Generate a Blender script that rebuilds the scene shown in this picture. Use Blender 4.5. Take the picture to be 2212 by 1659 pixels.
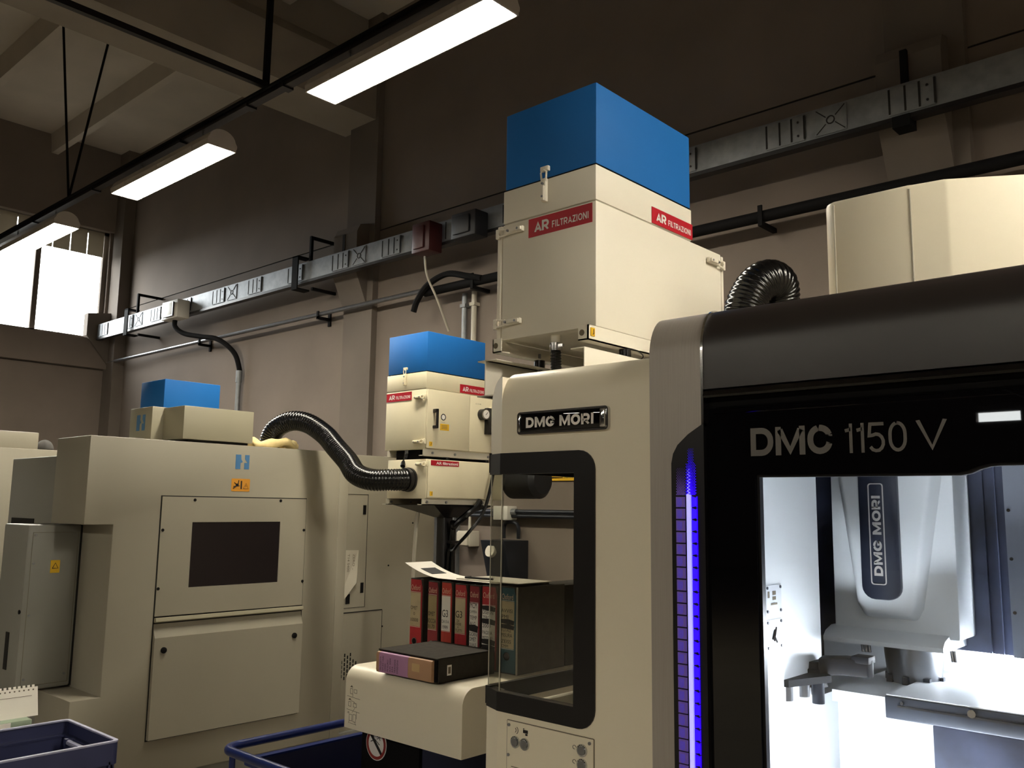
import bpy, bmesh, math, random
from mathutils import Vector, Matrix
random.seed(7)
for o in list(bpy.data.objects): bpy.data.objects.remove(o)
S = bpy.context.scene
COL = S.collection

# ------------------------------------------------------------------ camera, world, exposure
cam_d = bpy.data.cameras.new('camera'); cam = bpy.data.objects.new('camera', cam_d); COL.objects.link(cam)
_yaw, _pitch, _roll = math.radians(-42.314), math.radians(7.991), math.radians(0.781)
_f = Vector((math.sin(_yaw)*math.cos(_pitch), math.cos(_yaw)*math.cos(_pitch), math.sin(_pitch)))
_r0 = Vector((math.cos(_yaw), -math.sin(_yaw), 0)); _u0 = _r0.cross(_f)
_r = _r0*math.cos(_roll) + _u0*math.sin(_roll); _u = _r.cross(_f)
_m = Matrix.Identity(4)
for i in range(3):
    _m[i][0], _m[i][1], _m[i][2] = _r[i], _u[i], -_f[i]
_m[0][3], _m[1][3], _m[2][3] = 0, 0, 1.62
cam.matrix_world = _m
cam_d.sensor_width = 36; cam_d.lens = 36*1906.4/2212; cam_d.clip_start = 0.05; cam_d.clip_end = 200
S.camera = cam
S.view_settings.view_transform = 'Standard'; S.view_settings.look = 'None'
S.view_settings.exposure = 0.0; S.view_settings.gamma = 1; S.view_settings.use_curve_mapping = False
W = bpy.data.worlds.new('world'); S.world = W; W.use_nodes = True
_b = W.node_tree.nodes['Background']; _b.inputs[0].default_value = (0.93, 0.97, 1.0, 1); _b.inputs[1].default_value = 25.0
_wt = W.node_tree; _tc = _wt.nodes.new('ShaderNodeTexCoord'); _sx = _wt.nodes.new('ShaderNodeSeparateXYZ'); _cr = _wt.nodes.new('ShaderNodeValToRGB')
_wt.links.new(_tc.outputs['Generated'], _sx.inputs[0]); _wt.links.new(_sx.outputs['Z'], _cr.inputs[0]); _wt.links.new(_cr.outputs[0], _b.inputs[0])
_cr.color_ramp.elements[0].position = .0; _cr.color_ramp.elements[0].color = (.05, .05, .045, 1)      # ground below the horizon
_cr.color_ramp.elements[1].position = .02; _cr.color_ramp.elements[1].color = (.93, .97, 1.0, 1)     # overcast sky
LAMP = 101.0          # emission of the fluorescent diffusers
INSIDE = 190.0        # emission of the work light inside the machining centre
_pl = bpy.data.lights.new('window_portal', 'AREA'); _pl.shape = 'RECTANGLE'; _pl.size = 2.4; _pl.size_y = 1.7
_pl.cycles.is_portal = True
_po = bpy.data.objects.new('window_portal', _pl); COL.objects.link(_po)
_po.location = (-12.98, 4.14, 4.75); _po.rotation_euler = (math.radians(90), 0, math.radians(-90)); _po['kind'] = 'helper'

# ------------------------------------------------------------------ materials
def lin(c):
    c = c/255
    return c/12.92 if c <= .04045 else ((c+.055)/1.055)**2.4
def rgb(h):
    h = h.lstrip('#'); return tuple(lin(int(h[i:i+2], 16)) for i in (0, 2, 4)) + (1,)
MATS = {}
def mat(name, col, rough=.5, metal=0, var=.06, scale=6, bump=0, bscale=120, emit=None, estr=0, coat=0, spec=.5, stretch=None):
    m = bpy.data.materials.new(name); m.use_nodes = True; nt = m.node_tree; N = nt.nodes; K = nt.links
    p = N['Principled BSDF']
    tc = N.new('ShaderNodeTexCoord'); src = tc.outputs['Object']
    if stretch:
        mp = N.new('ShaderNodeMapping'); mp.inputs['Scale'].default_value = stretch
        K.new(src, mp.inputs['Vector']); src = mp.outputs['Vector']
    n = N.new('ShaderNodeTexNoise'); n.inputs['Scale'].default_value = scale; n.inputs['Detail'].default_value = 6
    K.new(src, n.inputs['Vector'])
    r = N.new('ShaderNodeValToRGB'); c = rgb(col)
    r.color_ramp.elements[0].position = .3; r.color_ramp.elements[1].position = .7
    r.color_ramp.elements[0].color = tuple(x*(1-var) for x in c[:3])+(1,)
    r.color_ramp.elements[1].color = tuple(min(1, x*(1+var)) for x in c[:3])+(1,)
    K.new(n.outputs['Fac'], r.inputs['Fac']); K.new(r.outputs['Color'], p.inputs['Base Color'])
    p.inputs['Roughness'].default_value = rough; p.inputs['Metallic'].default_value = metal
    p.inputs['Specular IOR Level'].default_value = spec
    if coat: p.inputs['Coat Weight'].default_value = coat; p.inputs['Coat Roughness'].default_value = .05
    if bump:
        n2 = N.new('ShaderNodeTexNoise'); n2.inputs['Scale'].default_value = bscale; n2.inputs['Detail'].default_value = 4
        K.new(src, n2.inputs['Vector'])
        b = N.new('ShaderNodeBump'); b.inputs['Strength'].default_value = bump; b.inputs['Distance'].default_value = .002
        K.new(n2.outputs['Fac'], b.inputs['Height']); K.new(b.outputs['Normal'], p.inputs['Normal'])
    if emit:
        p.inputs['Emission Color'].default_value = emit; p.inputs['Emission Strength'].default_value = estr
    MATS[name] = m
    return m
def glass_mat(name, tint=(1, 1, 1, 1), refl=.08):
    m = bpy.data.materials.new(name); m.use_nodes = True; nt = m.node_tree; N = nt.nodes; K = nt.links
    N.remove(N['Principled BSDF']); out = N['Material Output']
    t = N.new('ShaderNodeBsdfTransparent'); t.inputs[0].default_value = tint
    g = N.new('ShaderNodeBsdfGlossy'); g.inputs['Roughness'].default_value = .02
    f0 = N.new('ShaderNodeLayerWeight'); f0.inputs['Blend'].default_value = .5
    fp = N.new('ShaderNodeMath'); fp.operation = 'POWER'; fp.inputs[1].default_value = 5; K.new(f0.outputs['Facing'], fp.inputs[0])
    f = N.new('ShaderNodeMath'); f.operation = 'MULTIPLY_ADD'; f.inputs[1].default_value = .8; f.inputs[2].default_value = .03; K.new(fp.outputs[0], f.inputs[0])
    n = N.new('ShaderNodeTexNoise'); n.inputs['Scale'].default_value = 7
    tc = N.new('ShaderNodeTexCoord'); K.new(tc.outputs['Object'], n.inputs['Vector'])
    ma = N.new('ShaderNodeMath'); ma.operation = 'MULTIPLY_ADD'; ma.inputs[1].default_value = .02; 
    K.new(n.outputs['Fac'], ma.inputs[0]); K.new(f.outputs[0], ma.inputs[2])
    x = N.new('ShaderNodeMixShader'); K.new(ma.outputs[0], x.inputs[0]); K.new(t.outputs[0], x.inputs[1]); K.new(g.outputs[0], x.inputs[2])
    K.new(x.outputs[0], out.inputs['Surface']); MATS[name] = m
    return m
def translucent(m, fac):
    nt = m.node_tree; p = nt.nodes['Principled BSDF']; t = nt.nodes.new('ShaderNodeBsdfTranslucent'); t.inputs[0].default_value = (.55, .5, .42, 1)
    x = nt.nodes.new('ShaderNodeMixShader'); x.inputs[0].default_value = fac
    nt.links.new(p.outputs[0], x.inputs[1]); nt.links.new(t.outputs[0], x.inputs[2]); nt.links.new(x.outputs[0], nt.nodes['Material Output'].inputs['Surface'])
WARM = (1.0, .925, .765, 1)
mat('concrete_wall', '#776c63', .9, var=.10, scale=1.3, bump=.25, bscale=40)
mat('concrete_upper', '#7a6f66', .9, var=.10, scale=1.3, bump=.25, bscale=40)
mat('concrete_pier', '#6a6159', .9, var=.10, scale=2, bump=.25, bscale=40)
mat('concrete_slab', '#b5ac9f', .95, var=.08, scale=1.5, bump=.3, bscale=40)
mat('concrete_dark', '#8f867b', .95, var=.10, scale=1.5, bump=.3, bscale=40)
mat('floor_concrete', '#777064', .6, var=.15, scale=2, bump=.2)
mat('joint_dark', '#1b1816', .9)
mat('white_paint', '#e8dfc9', .38, var=.015, scale=3)
mat('cream_paint', '#e8e2d3', .42, var=.02, scale=3, bump=.03, bscale=300)
mat('aged_cream', '#ded4b6', .45, var=.05, scale=4)
mat('machine_beige', '#948e7f', .5, var=.03, scale=2, bump=.08, bscale=400)
mat('machine_beige_light', '#9b9580', .5, var=.03, scale=2, bump=.08, bscale=400)
mat('machine_grey', '#8a8982', .45, var=.04, scale=2, bump=.05, bscale=300)
mat('blue_paint', '#1c69b4', .6, var=.03, scale=5, bump=.06, bscale=400, spec=.25)
mat('blue_logo', '#43739f', .5, var=.05)
mat('red_label', '#b3182a', .4, var=.05)
mat('label_white', '#ece7e2', .5, var=.02)
mat('badge_silver', '#b9b5b0', .4, var=.02)
mat('grey_letter', '#625e5b', .5, var=.02)
mat('black_gloss', '#0a090c', .012, var=.1, spec=.5)
mat('black_satin', '#151315', .32, var=.1, spec=.4)
mat('hood_dark', '#262120', .33, var=.06, bump=.04, bscale=500)
mat('brushed_grey', '#a39c95', .38, metal=.1, var=.05, scale=8, stretch=(60, 1, 1))
mat('chrome', '#c9c9c9', .12, metal=1, var=.02)
mat('steel', '#8f9094', .3, metal=.9, var=.1, scale=20)
mat('galvanised', '#85888c', .5, metal=.6, var=.14, scale=14)
mat('dark_steel', '#272b34', .33, metal=.5, var=.25, scale=9)
mat('black_rubber', '#070708', .2, var=.1, spec=.5)
mat('black_matte', '#100f10', .8, var=.15, spec=.15)
mat('dark_window', '#171114', .18, var=.05)
mat('yellow_label', '#e2b21c', .5, var=.04)
mat('orange_label', '#c98a2a', .5, var=.06)
mat('rag_cream', '#e0cb93', .9, var=.1, scale=15)
mat('cloth_dark', '#4b4947', .95, var=.15, scale=15)
mat('plastic_grey', '#b8b2a2', .5, var=.05)
mat('pvc_white', '#d9d6cf', .45, var=.04)
mat('tap_red', '#3f1517', .45, var=.08)
mat('tap_blue', '#181a20', .5, var=.08)
mat('crate_navy', '#272b4c', .45, var=.1, scale=10)
mat('crate_rim', '#8b8da6', .55, var=.2, scale=25)
mat('cart_blue', '#14245c', .3, var=.06)
mat('cart_tub', '#0a1032', .5, var=.06)
mat('paper', '#e4dfd4', .8, var=.03)
mat('paper_aged', '#b8a988', .8, var=.10, scale=18)
mat('paper_aged_dark', '#94845f', .8, var=.12, scale=18)
mat('binder_black', '#3a3631', .85, var=.12, scale=40, bump=.2, bscale=500, spec=.1)
mat('binder_black_lit', '#5a554e', .85, var=.1, scale=40, spec=.1)  # lighter copy of the black binder board, light put into the colour
mat('binder_red', '#a3232a', .5, var=.08, scale=12)
mat('binder_red_dark', '#7d1e26', .5, var=.08, scale=12)
mat('binder_orange', '#b2372a', .5, var=.08, scale=12)
mat('binder_teal', '#27505a', .5, var=.08, scale=12)
mat('ink', '#1d1a1a', .8)
mat('ink_grey', '#6a6050', .8)
mat('spine_pink', '#b584ac', .6, var=.05)
mat('spine_tan', '#b58e6d', .6, var=.08)
mat('cardboard', '#8b6a44', .85, var=.1)
mat('tape', '#c8a878', .4, var=.04)
mat('green_box', '#44593a', .6, var=.08)
mat('green_pale', '#8d9d86', .6, var=.06)
mat('wood_bench', '#8a7a62', .6, var=.15, stretch=(1, 12, 12))
mat('sticker_red', '#8f2a22', .5, var=.05)
mat('interior_white', '#d9dee2', .35, var=.03, scale=4)
mat('interior_steel', '#c3c8cf', .35, var=.12, scale=7)
mat('arm_black', '#121318', .6, var=.3, scale=30, spec=.2)
mat('interior_dark', '#33384a', .4, var=.65, scale=9, metal=.1)
mat('plate_grey', '#777c88', .4, var=.08, scale=6)
mat('spindle_badge', '#232734', .35, var=.3, scale=14)
mat('blind', '#a79f8d', .8, var=.05)
translucent(MATS['blind'], .12)
mat('navy_plastic', '#2b2f38', .5, var=.05)
mat('lamp_diffuser', '#ffffff', .5, emit=WARM, estr=LAMP)
mat('lamp_diffuser_worn', '#ffffff', .5, emit=WARM, estr=LAMP*.5)
mat('lamp_body', '#b5ada4', .5, var=.04)
mat('work_light', '#ffffff', .5, emit=(.86, .93, 1, 1), estr=INSIDE)
mat('upper_light', '#ffffff', .5, emit=(.86, .93, 1, 1), estr=INSIDE*.10)
mat('led_core', '#ffffff', .5, emit=(.25, .24, 1, 1), estr=1.0)
mat('led_blue', '#1008a0', .5, emit=(.03, 0, 1, 1), estr=1.05)
mat('led_dim', '#2a2050', .5, emit=(.07, .04, .33, 1), estr=.75)
mat('led_frame', '#4a4060', .5, var=.05, emit=(.08, .04, .22, 1), estr=.6)
glass_mat('glass_clear', (.93, .93, .91, 1)); glass_mat('glass_door', (.97, .97, .97, 1)); glass_mat('glass_edge', (.78, .78, .74, 1))

# ------------------------------------------------------------------ geometry helpers
class MB:
    def __init__(s): s.v = []; s.f = []
    def add(s, v, f):
        n = len(s.v); s.v += [tuple(p) for p in v]; s.f += [tuple(i+n for i in q) for q in f]; return s
    def box(s, x0, x1, y0, y1, z0, z1):
        if x0 > x1: x0, x1 = x1, x0
        if y0 > y1: y0, y1 = y1, y0
        if z0 > z1: z0, z1 = z1, z0
        v = [(x, y, z) for z in (z0, z1) for y in (y0, y1) for x in (x0, x1)]
        return s.add(v, [(0, 2, 3, 1), (4, 5, 7, 6), (0, 1, 5, 4), (2, 6, 7, 3), (0, 4, 6, 2), (1, 3, 7, 5)])
    def obox(s, c, ux, uy, uz):
        c, ux, uy, uz = map(Vector, (c, ux, uy, uz))
        v = [c+ux*a+uy*b+uz*d for d in (-1, 1) for b in (-1, 1) for a in (-1, 1)]
        return s.add(v, [(0, 2, 3, 1), (4, 5, 7, 6), (0, 1, 5, 4), (2, 6, 7, 3), (0, 4, 6, 2), (1, 3, 7, 5)])
    @staticmethod
    def m3(ax, p, t):
        return (t, p[0], p[1]) if ax == 'x' else (p[0], t, p[1]) if ax == 'y' else (p[0], p[1], t)
    def prism(s, pts, ax, a, b):
        n = len(pts); v = [s.m3(ax, p, a) for p in pts] + [s.m3(ax, p, b) for p in pts]
        return s.add(v, [tuple(range(n)), tuple(range(2*n-1, n-1, -1))] + [(i, (i+1) % n, n+(i+1) % n, n+i) for i in range(n)])
    def ring(s, po, pi, ax, a, b):
        n = len(po); v = [s.m3(ax, p, t) for t in (a, b) for q in (po, pi) for p in q]; f = []
        for i in range(n):
            j = (i+1) % n
            f += [(i, j, n+j, n+i), (2*n+i, 3*n+i, 3*n+j, 2*n+j), (i, 2*n+i, 2*n+j, j), (n+i, n+j, 3*n+j, 3*n+i)]
        return s.add(v, f)
    def tube(s, path, r, n=10, caps=True, rf=None):
        P = [Vector(p) for p in path]; T = []
        for i in range(len(P)):
            T.append((P[min(i+1, len(P)-1)]-P[max(i-1, 0)]).normalized())
        up = Vector((0, 0, 1)) if abs(T[0].z) < .9 else Vector((1, 0, 0))
        a = T[0].cross(up).normalized(); v = []; f = []
        for i, p in enumerate(P):
            a = (a - T[i]*a.dot(T[i])).normalized(); b = T[i].cross(a); rr = rf(i) if rf else r
            v += [p + (a*math.cos(t)+b*math.sin(t))*rr for t in (2*math.pi*k/n for k in range(n))]
        for i in range(len(P)-1):
            f += [(i*n+k, i*n+(k+1) % n, (i+1)*n+(k+1) % n, (i+1)*n+k) for k in range(n)]
        if caps: f += [tuple(range(n)), tuple(range(len(P)*n-1, len(P)*n-n-1, -1))]
        return s.add(v, f)
    def cyl(s, p0, p1, r, n=16, r1=None):
        return s.tube([p0, p1], r, n, rf=(lambda i: (r, r if r1 is None else r1)[i]))
    def build(s, name, m, parent=None, smooth=False, bevel=0, seg=2):
        me = bpy.data.meshes.new(name); o = bpy.data.objects.new(name, me); COL.objects.link(o)
        off = Vector((0, 0, 0))
        if parent is not None:
            o.parent = parent; q = parent
            while q is not None: off += q.location; q = q.parent
        me.from_pydata([Vector(p)-off for p in s.v], [], s.f)
        bm = bmesh.new(); bm.from_mesh(me)
        if smooth or bevel: bmesh.ops.remove_doubles(bm, verts=bm.verts, dist=1e-5)
        bmesh.ops.recalc_face_normals(bm, faces=bm.faces)
        if bevel:
            e = [x for x in bm.edges if len(x.link_faces) == 2 and x.calc_face_angle(0) > .6]
            bmesh.ops.bevel(bm, geom=e, offset=bevel, segments=seg, affect='EDGES', profile=.5, clamp_overlap=True)
        bm.to_mesh(me); bm.free()
        if smooth or bevel:
            for p in me.polygons: p.use_smooth = True
            if not smooth or smooth == 'auto':
                me.set_sharp_from_angle(angle=math.radians(35))
        me.materials.append(MATS[m] if isinstance(m, str) else m)
        return o
def box(name, m, parent, *a, bevel=0, seg=2): return MB().box(*a).build(name, m, parent, bevel=bevel, seg=seg)
def prism(name, m, parent, pts, ax, a, b, bevel=0, smooth=False): return MB().prism(pts, ax, a, b).build(name, m, parent, bevel=bevel, smooth=smooth)
def cyl(name, m, parent, p0, p1, r, n=16, r1=None): return MB().cyl(p0, p1, r, n, r1).build(name, m, parent, smooth='auto')
def spline(pts, n=12):
    P = [Vector(p) for p in pts]; P = [P[0]*2-P[1]] + P + [P[-1]*2-P[-2]]; out = []
    for i in range(1, len(P)-2):
        for k in range(n):
            t = k/n; a, b, c, d = P[i-1], P[i], P[i+1], P[i+2]
            out.append(.5*((2*b)+(c-a)*t+(2*a-5*b+4*c-d)*t*t+(3*b-a-3*c+d)*t**3))
    out.append(P[-2]); return out
def resample(path, step):
    out = [path[0].copy()]; acc = 0
    for a, b in zip(path, path[1:]):
        d = b-a; L = d.length; t = step-acc
        while t <= L: out.append(a+d*(t/L)); t += step
        acc = (acc+L) % step if L+acc >= step else acc+L
    return out
def tube(name, m, parent, pts, r, n=10, sm=True, k=8):
    return MB().tube(spline(pts, k) if sm and len(pts) > 2 else [Vector(p) for p in pts], r, n).build(name, m, parent, smooth='auto')
def arc(cx, cy, r, a0, a1, n=8, ry=None):
    return [(cx+r*math.cos(math.radians(a0+(a1-a0)*i/n)), cy+(ry or r)*math.sin(math.radians(a0+(a1-a0)*i/n))) for i in range(n+1)]
def rrect(x0, x1, y0, y1, r, n=5):
    if not isinstance(r, (tuple, list)): r = (r,)*4          # order: bottom-left, bottom-right, top-right, top-left
    return (arc(x0+r[0], y0+r[0], r[0], 180, 270, n)+arc(x1-r[1], y0+r[1], r[1], 270, 360, n)
            + arc(x1-r[2], y1-r[2], r[2], 0, 90, n)+arc(x0+r[3], y1-r[3], r[3], 90, 180, n))
def text(name, s, parent, o, right, up, w, h, m, bold=0, th=.0006):
    cu = bpy.data.curves.new(name, 'FONT'); cu.body = s; cu.size = 1; cu.offset = bold; cu.resolution_u = 3; cu.fill_mode = 'FRONT'
    t = bpy.data.objects.new(name, cu); me = bpy.data.meshes.new_from_object(t); bpy.data.objects.remove(t); bpy.data.curves.remove(cu)
    xs = [v.co.x for v in me.vertices]; ys = [v.co.y for v in me.vertices]; x0, x1, y0, y1 = min(xs), max(xs), min(ys), max(ys)
    right, up, o = Vector(right), Vector(up), Vector(o); nrm = right.cross(up)
    off = Vector((0, 0, 0)); q = parent
    while q is not None: off += q.location; q = q.parent
    kx = w/(x1-x0); ky = h/(y1-y0) if h else kx
    for v in me.vertices:
        v.co = o + right*((v.co.x-x0)*kx) + up*((v.co.y-y0)*ky) + nrm*th - off
    me.materials.append(MATS[m]); me.name = name
    ob = bpy.data.objects.new(name, me); COL.objects.link(ob); ob.parent = parent
    return ob
def _rc(x, y, rx, ry, a0, a1, n=6): return [(x+rx*math.cos(math.radians(a0+(a1-a0)*i/n)), y+ry*math.sin(math.radians(a0+(a1-a0)*i/n))) for i in range(n+1)]
def glyph(c, w, t):
    a = t/2; L, R, B, T = a, w-a, a, 1-a; r = min(.36, (R-L)*.62); ry = .36
    if c == 'D': return [([(L, B)]+_rc(R-r, B+ry, r, ry, 270, 360)+_rc(R-r, T-ry, r, ry, 0, 90)+[(L, T)], True)]
    if c in 'O0': 
        r = min(.36, (R-L)/2); return [(_rc(R-r, B+ry, r, ry, 270, 360)+_rc(R-r, T-ry, r, ry, 0, 90)+_rc(L+r, T-ry, r, ry, 90, 180)+_rc(L+r, B+ry, r, ry, 180, 270), True)]
    if c in 'CG':
        r = min(.36, (R-L)/2); p = [(R, .66 if c == 'C' else .72)]+_rc(R-r, T-ry+.06, r, ry-.06, 0, 90)+_rc(L+r, T-ry, r, ry, 90, 180)+_rc(L+r, B+ry, r, ry, 180, 270)+_rc(R-r, B+ry-.06, r, ry-.06, 270, 360)
        return [(p+[(R, .34)] if c == 'C' else p+[(R, .40), (w*.52, .40)], False)]
    if c == 'M': return [([(L, 0), (L, 1)], False), ([(R, 0), (R, 1)], False), ([(L+a*.6, T), (w/2, a*.6), (R-a*.6, T)], False)]
    if c == 'N': return [([(L, 0), (L, 1)], False), ([(R, 0), (R, 1)], False), ([(L+a*.3, T), (R-a*.3, B)], False)]
    if c == 'R': return [([(L, 0), (L, 1)], False), ([(L, T)]+_rc(R-.24, T-.24, .24, .24, 90, -90)+[(L, T-.48)], False), ([(w*.5, T-.48), (R, 0)], False)]
    if c == 'I': return [([(w/2, 0), (w/2, 1)], False)]
    if c == '1': return [([(R, 0), (R, 1)], False), ([(R, .80), (L*.6, .76)], False)]
    if c == 'A': return [([(L*.8, 0), (w/2, T), (w-L*.8, 0)], False), ([(w*.24, .28), (w*.76, .28)], False)]
    if c == 'V': return [([(L*.8, 1), (w/2, B), (w-L*.8, 1)], False)]
    if c == 'F': return [([(L, 0), (L, T), (w, T)], False), ([(L, .5), (w*.9, .5)], False)]
    if c == 'L': return [([(L, 1), (L, B), (w, B)], False)]
    if c == 'T': return [([(0, T), (w, T)], False), ([(w/2, 0), (w/2, T)], False)]
    if c == 'Z': return [([(0, T), (R, T), (L, B), (w, B)], False)]
    if c == '5': return [([(w-.03, T), (L+.04, T), (L, .56)]+_rc(w/2, B+.27, (R-L)/2, .28, 120, -150, 10), False)]
    return []
WID = {'D': .80, 'M': 1.0, 'C': .80, 'G': .84, 'O': .86, 'R': .78, 'I': .26, '0': .62, '1': .30, '5': .60, 'V': .80, ' ': .30, 'A': .80, 'F': .56, 'L': .54, 'T': .64, 'Z': .64, 'N': .76}
def logo_text(name, s, parent, o, right, up, w, h, m, t=.2, gap=.10, th=.0006, wmul=1.0):
    right, up, o = Vector(right), Vector(up), Vector(o); nrm = right.cross(up); b = MB(); x = 0; parts = []
    for c in s:
        cw = max(WID[c]*wmul, t); parts.append((c, x, cw)); x += cw+gap
    k = w/(x-gap)
    for c, gx, cw in parts:
        for pts, closed in glyph(c, cw, t):
            n = len(pts); V = []
            for i, p in enumerate(pts):
                def seg_n(i0, i1):
                    d = Vector((pts[i1][0]-pts[i0][0], pts[i1][1]-pts[i0][1])); d = d.normalized() if d.length > 1e-9 else Vector((1, 0)); return Vector((-d.y, d.x))
                na = seg_n((i-1) % n, i) if (closed or i > 0) else seg_n(i, i+1)
                nb = seg_n(i, (i+1) % n) if (closed or i < n-1) else na
                mm = (na+nb); mm = mm.normalized() if mm.length > .2 else na; q = min(1/max(mm.dot(na), .35), 2.2)*t/2
                for sg in (1, -1):
                    X, Y = gx+p[0]+mm.x*q*sg, min(1, max(0, p[1]+mm.y*q*sg)); V.append(o+right*(X*k)+up*(Y*h)+nrm*th)
            F_ = [(2*i, 2*i+1, 2*((i+1) % n)+1, 2*((i+1) % n)) for i in range(n if closed else n-1)]
            b.add(V, F_)
    return b.build(name, m, parent)
def tag(o, label=None, cat=None, group=None, kind=None):
    for k, v in (('label', label), ('category', cat), ('group', group), ('kind', kind)):
        if v: o[k] = v
    return o
def thing(name, label, cat, loc, group=None):
    o = bpy.data.objects.new(name, None); COL.objects.link(o); o.location = loc; o.empty_display_size = .1
    return tag(o, label, cat, group)
def lab(o, label): o['label'] = label; return o
XR, YR, ZU = (1, 0, 0), (0, 1, 0), (0, 0, 1)

# ------------------------------------------------------------------ the hall
def struct(o): o['kind'] = 'structure'; return o
X0, X1, Y0, Y1, ZC = -12.85, 7.0, -23.0, 5.5, 6.75
struct(box('floor', 'floor_concrete', None, X0-.3, X1+.3, Y0-.3, Y1+.3, -.2, 0))
wb = struct(bpy.data.objects.new('wall_back', None)); COL.objects.link(wb); wb.location = (0, Y1, 0)
box('wall_panel', 'concrete_wall', wb, X0-.3, X1+.3, Y1, Y1+.25, 0, 4.392)
box('wall_panel', 'concrete_upper', wb, X0-.3, X1+.3, Y1+.004, Y1+.25, 4.408, ZC)
box('joint', 'joint_dark', wb, X0-.3, X1+.3, Y1+.015, Y1+.2, 4.39, 4.41)
for cx in (-7.08, -1.57, 3.95):
    p = box('pilaster', 'concrete_pier', wb, cx-.23, cx+.23, 5.43, Y1, 0, ZC)
    MB().prism([(5.43, 3.62), (5.28, 3.95), (5.28, 4.36), (5.32, 4.44), (5.43, 4.47)], 'x', cx-.24, cx+.14).build('corbel', 'concrete_pier', p)
    box('slot', 'joint_dark', p, cx-.09, cx-.05, 5.275, 5.285, 4.16, 4.36)
wl = struct(bpy.data.objects.new('wall_left', None)); COL.objects.link(wl); wl.location = (X0, 0, 0)
box('wall_panel', 'concrete_wall', wl, X0-.25, X0, Y0, Y1, 0, 3.5)
box('sill_beam', 'concrete_wall', wl, X0-.25, X0+.10, Y0, Y1, 3.51, 3.93)
box('lintel', 'concrete_upper', wl, X0-.25, X0+.05, Y0, Y1, 5.55, ZC)
box('wall_panel', 'concrete_wall', wl, X0-.25, X0, 5.30, Y1, 3.93, 5.55)
box('wall_panel', 'concrete_wall', wl, X0-.25, X0, Y0, 2.98, 3.93, 5.55)
box('corner_column', 'concrete_pier', wl, X0, X0+.32, 5.34, Y1, 0, ZC)
MB().prism([(5.02, 4.28), (5.36, 4.33), (5.45, 4.33), (5.45, 3.5), (5.36, 3.55), (5.02, 3.96)], 'x', X0+.0, X0+.13).build('corbel', 'concrete_pier', wl)
struct(box('wall_right', 'concrete_wall', None, X1, X1+.25, Y0, Y1, 0, ZC))
wf = struct(bpy.data.objects.new('wall_front', None)); COL.objects.link(wf); wf.location = (0, Y0, 0)
for a in ((X0, X1, 0, 4.10), (X0, X1, 4.37, ZC), (X0, -6.74, 4.10, 4.37), (-5.66, X1, 4.10, 4.37)): box('wall_panel', 'concrete_wall', wf, a[0], a[1], Y0-.25, Y0, a[2], a[3])
w2 = struct(bpy.data.objects.new('window_2', None)); COL.objects.link(w2); w2.location = (-6.2, Y0, 4.1)
box('pane', 'glass_clear', w2, -6.74, -5.66, Y0-.13, Y0-.12, 4.10, 4.37)
ce = struct(bpy.data.objects.new('ceiling', None)); COL.objects.link(ce); ce.location = (0, 0, ZC)
box('slab', 'concrete_slab', ce, X0-.3, X1+.3, Y0-.3, Y1+.3, ZC, ZC+.2)
for bx in (-7.2, -1.5, 4.2):
    MB().prism([(bx-.3, 5.58), (bx+.3, 5.58), (bx+.3, 6.1), (bx+.12, 6.3), (bx+.12, ZC), (bx-.12, ZC), (bx-.12, 6.3), (bx-.3, 6.1)], 'y', Y0, Y1).build('beam', 'concrete_dark', ce)
rib = None
for k in range(6):
    y = 4.42-k*1.26
    MB().prism([(y-.07, ZC), (y-.045, 6.48), (y+.045, 6.48), (y+.07, ZC)], 'x', X0, X1).build('rib', 'concrete_slab', ce)
win = struct(bpy.data.objects.new('window_1', None)); COL.objects.link(win); win.location = (X0, 3.0, 3.93)
WX = X0-.08
for y in (5.27, 4.36, 3.02): box('mullion', 'concrete_pier', win, WX-.03, WX+.03, y-.035, y+.035, 3.96, 5.55)
for z in (3.945, 5.53): box('rail', 'concrete_pier', win, WX-.03, WX+.03, 2.98, 5.3, z-.03, z+.03)
for a, b in ((4.40, 5.235), (3.06, 4.32)):
    box('pane', 'glass_clear', win, WX-.004, WX+.004, a, b, 3.97, 5.5)
for k in range(8):
    y = 5.22-k*.235
    MB().box(WX+.05, WX+.056, y-.222, y, 5.16, 5.52).build('blind_slat', 'blind', win)

# ------------------------------------------------------------------ fluorescent lamps and their rail
def lamp_proto():
    t = thing('ceiling_lamp', 'x', 'lamp', (0, 0, 4.2))
    n = 10
    prof = [(-.115, 4.2), (.115, 4.2), (.118, 4.225)] + arc(0, 4.235, .105, 10, 170, n, .085) + [(-.118, 4.225)]
    MB().prism(prof, 'x', -.80, .80).build('housing', 'lamp_body', t, smooth='auto')
    MB().box(-.785, .785, -.108, .108, 4.192, 4.1995).build('diffuser', 'lamp_diffuser', t)
    MB().ring(rrect(-.80, .80, -.116, .116, .012, 2), rrect(-.788, .788, -.110, .110, .008, 2), 'z', 4.182, 4.2).build('rim', 'lamp_body', t)
    for x in (-.55, 0, .55):
        for s in (-1, 1):
            box('clip', 'lamp_body', t, x-.02, x+.02, s*.114, s*.122, 4.185, 4.225)
    for x in (-.5, .5): cyl('suspension', 'galvanised', t, (x, 0, 4.31), (x, 0, 4.385), .006, 6)
    return t
def dup(root, loc, label, group=None):
    r = root.copy(); COL.objects.link(r); r.location = loc; r['label'] = label
    if group: r['group'] = group
    for c in list(root.children):
        k = c.copy(); COL.objects.link(k); k.parent = r
        for g in list(c.children):
            q = g.copy(); COL.objects.link(q); q.parent = k
    return r
lp = lamp_proto(); LY = 3.09
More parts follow.
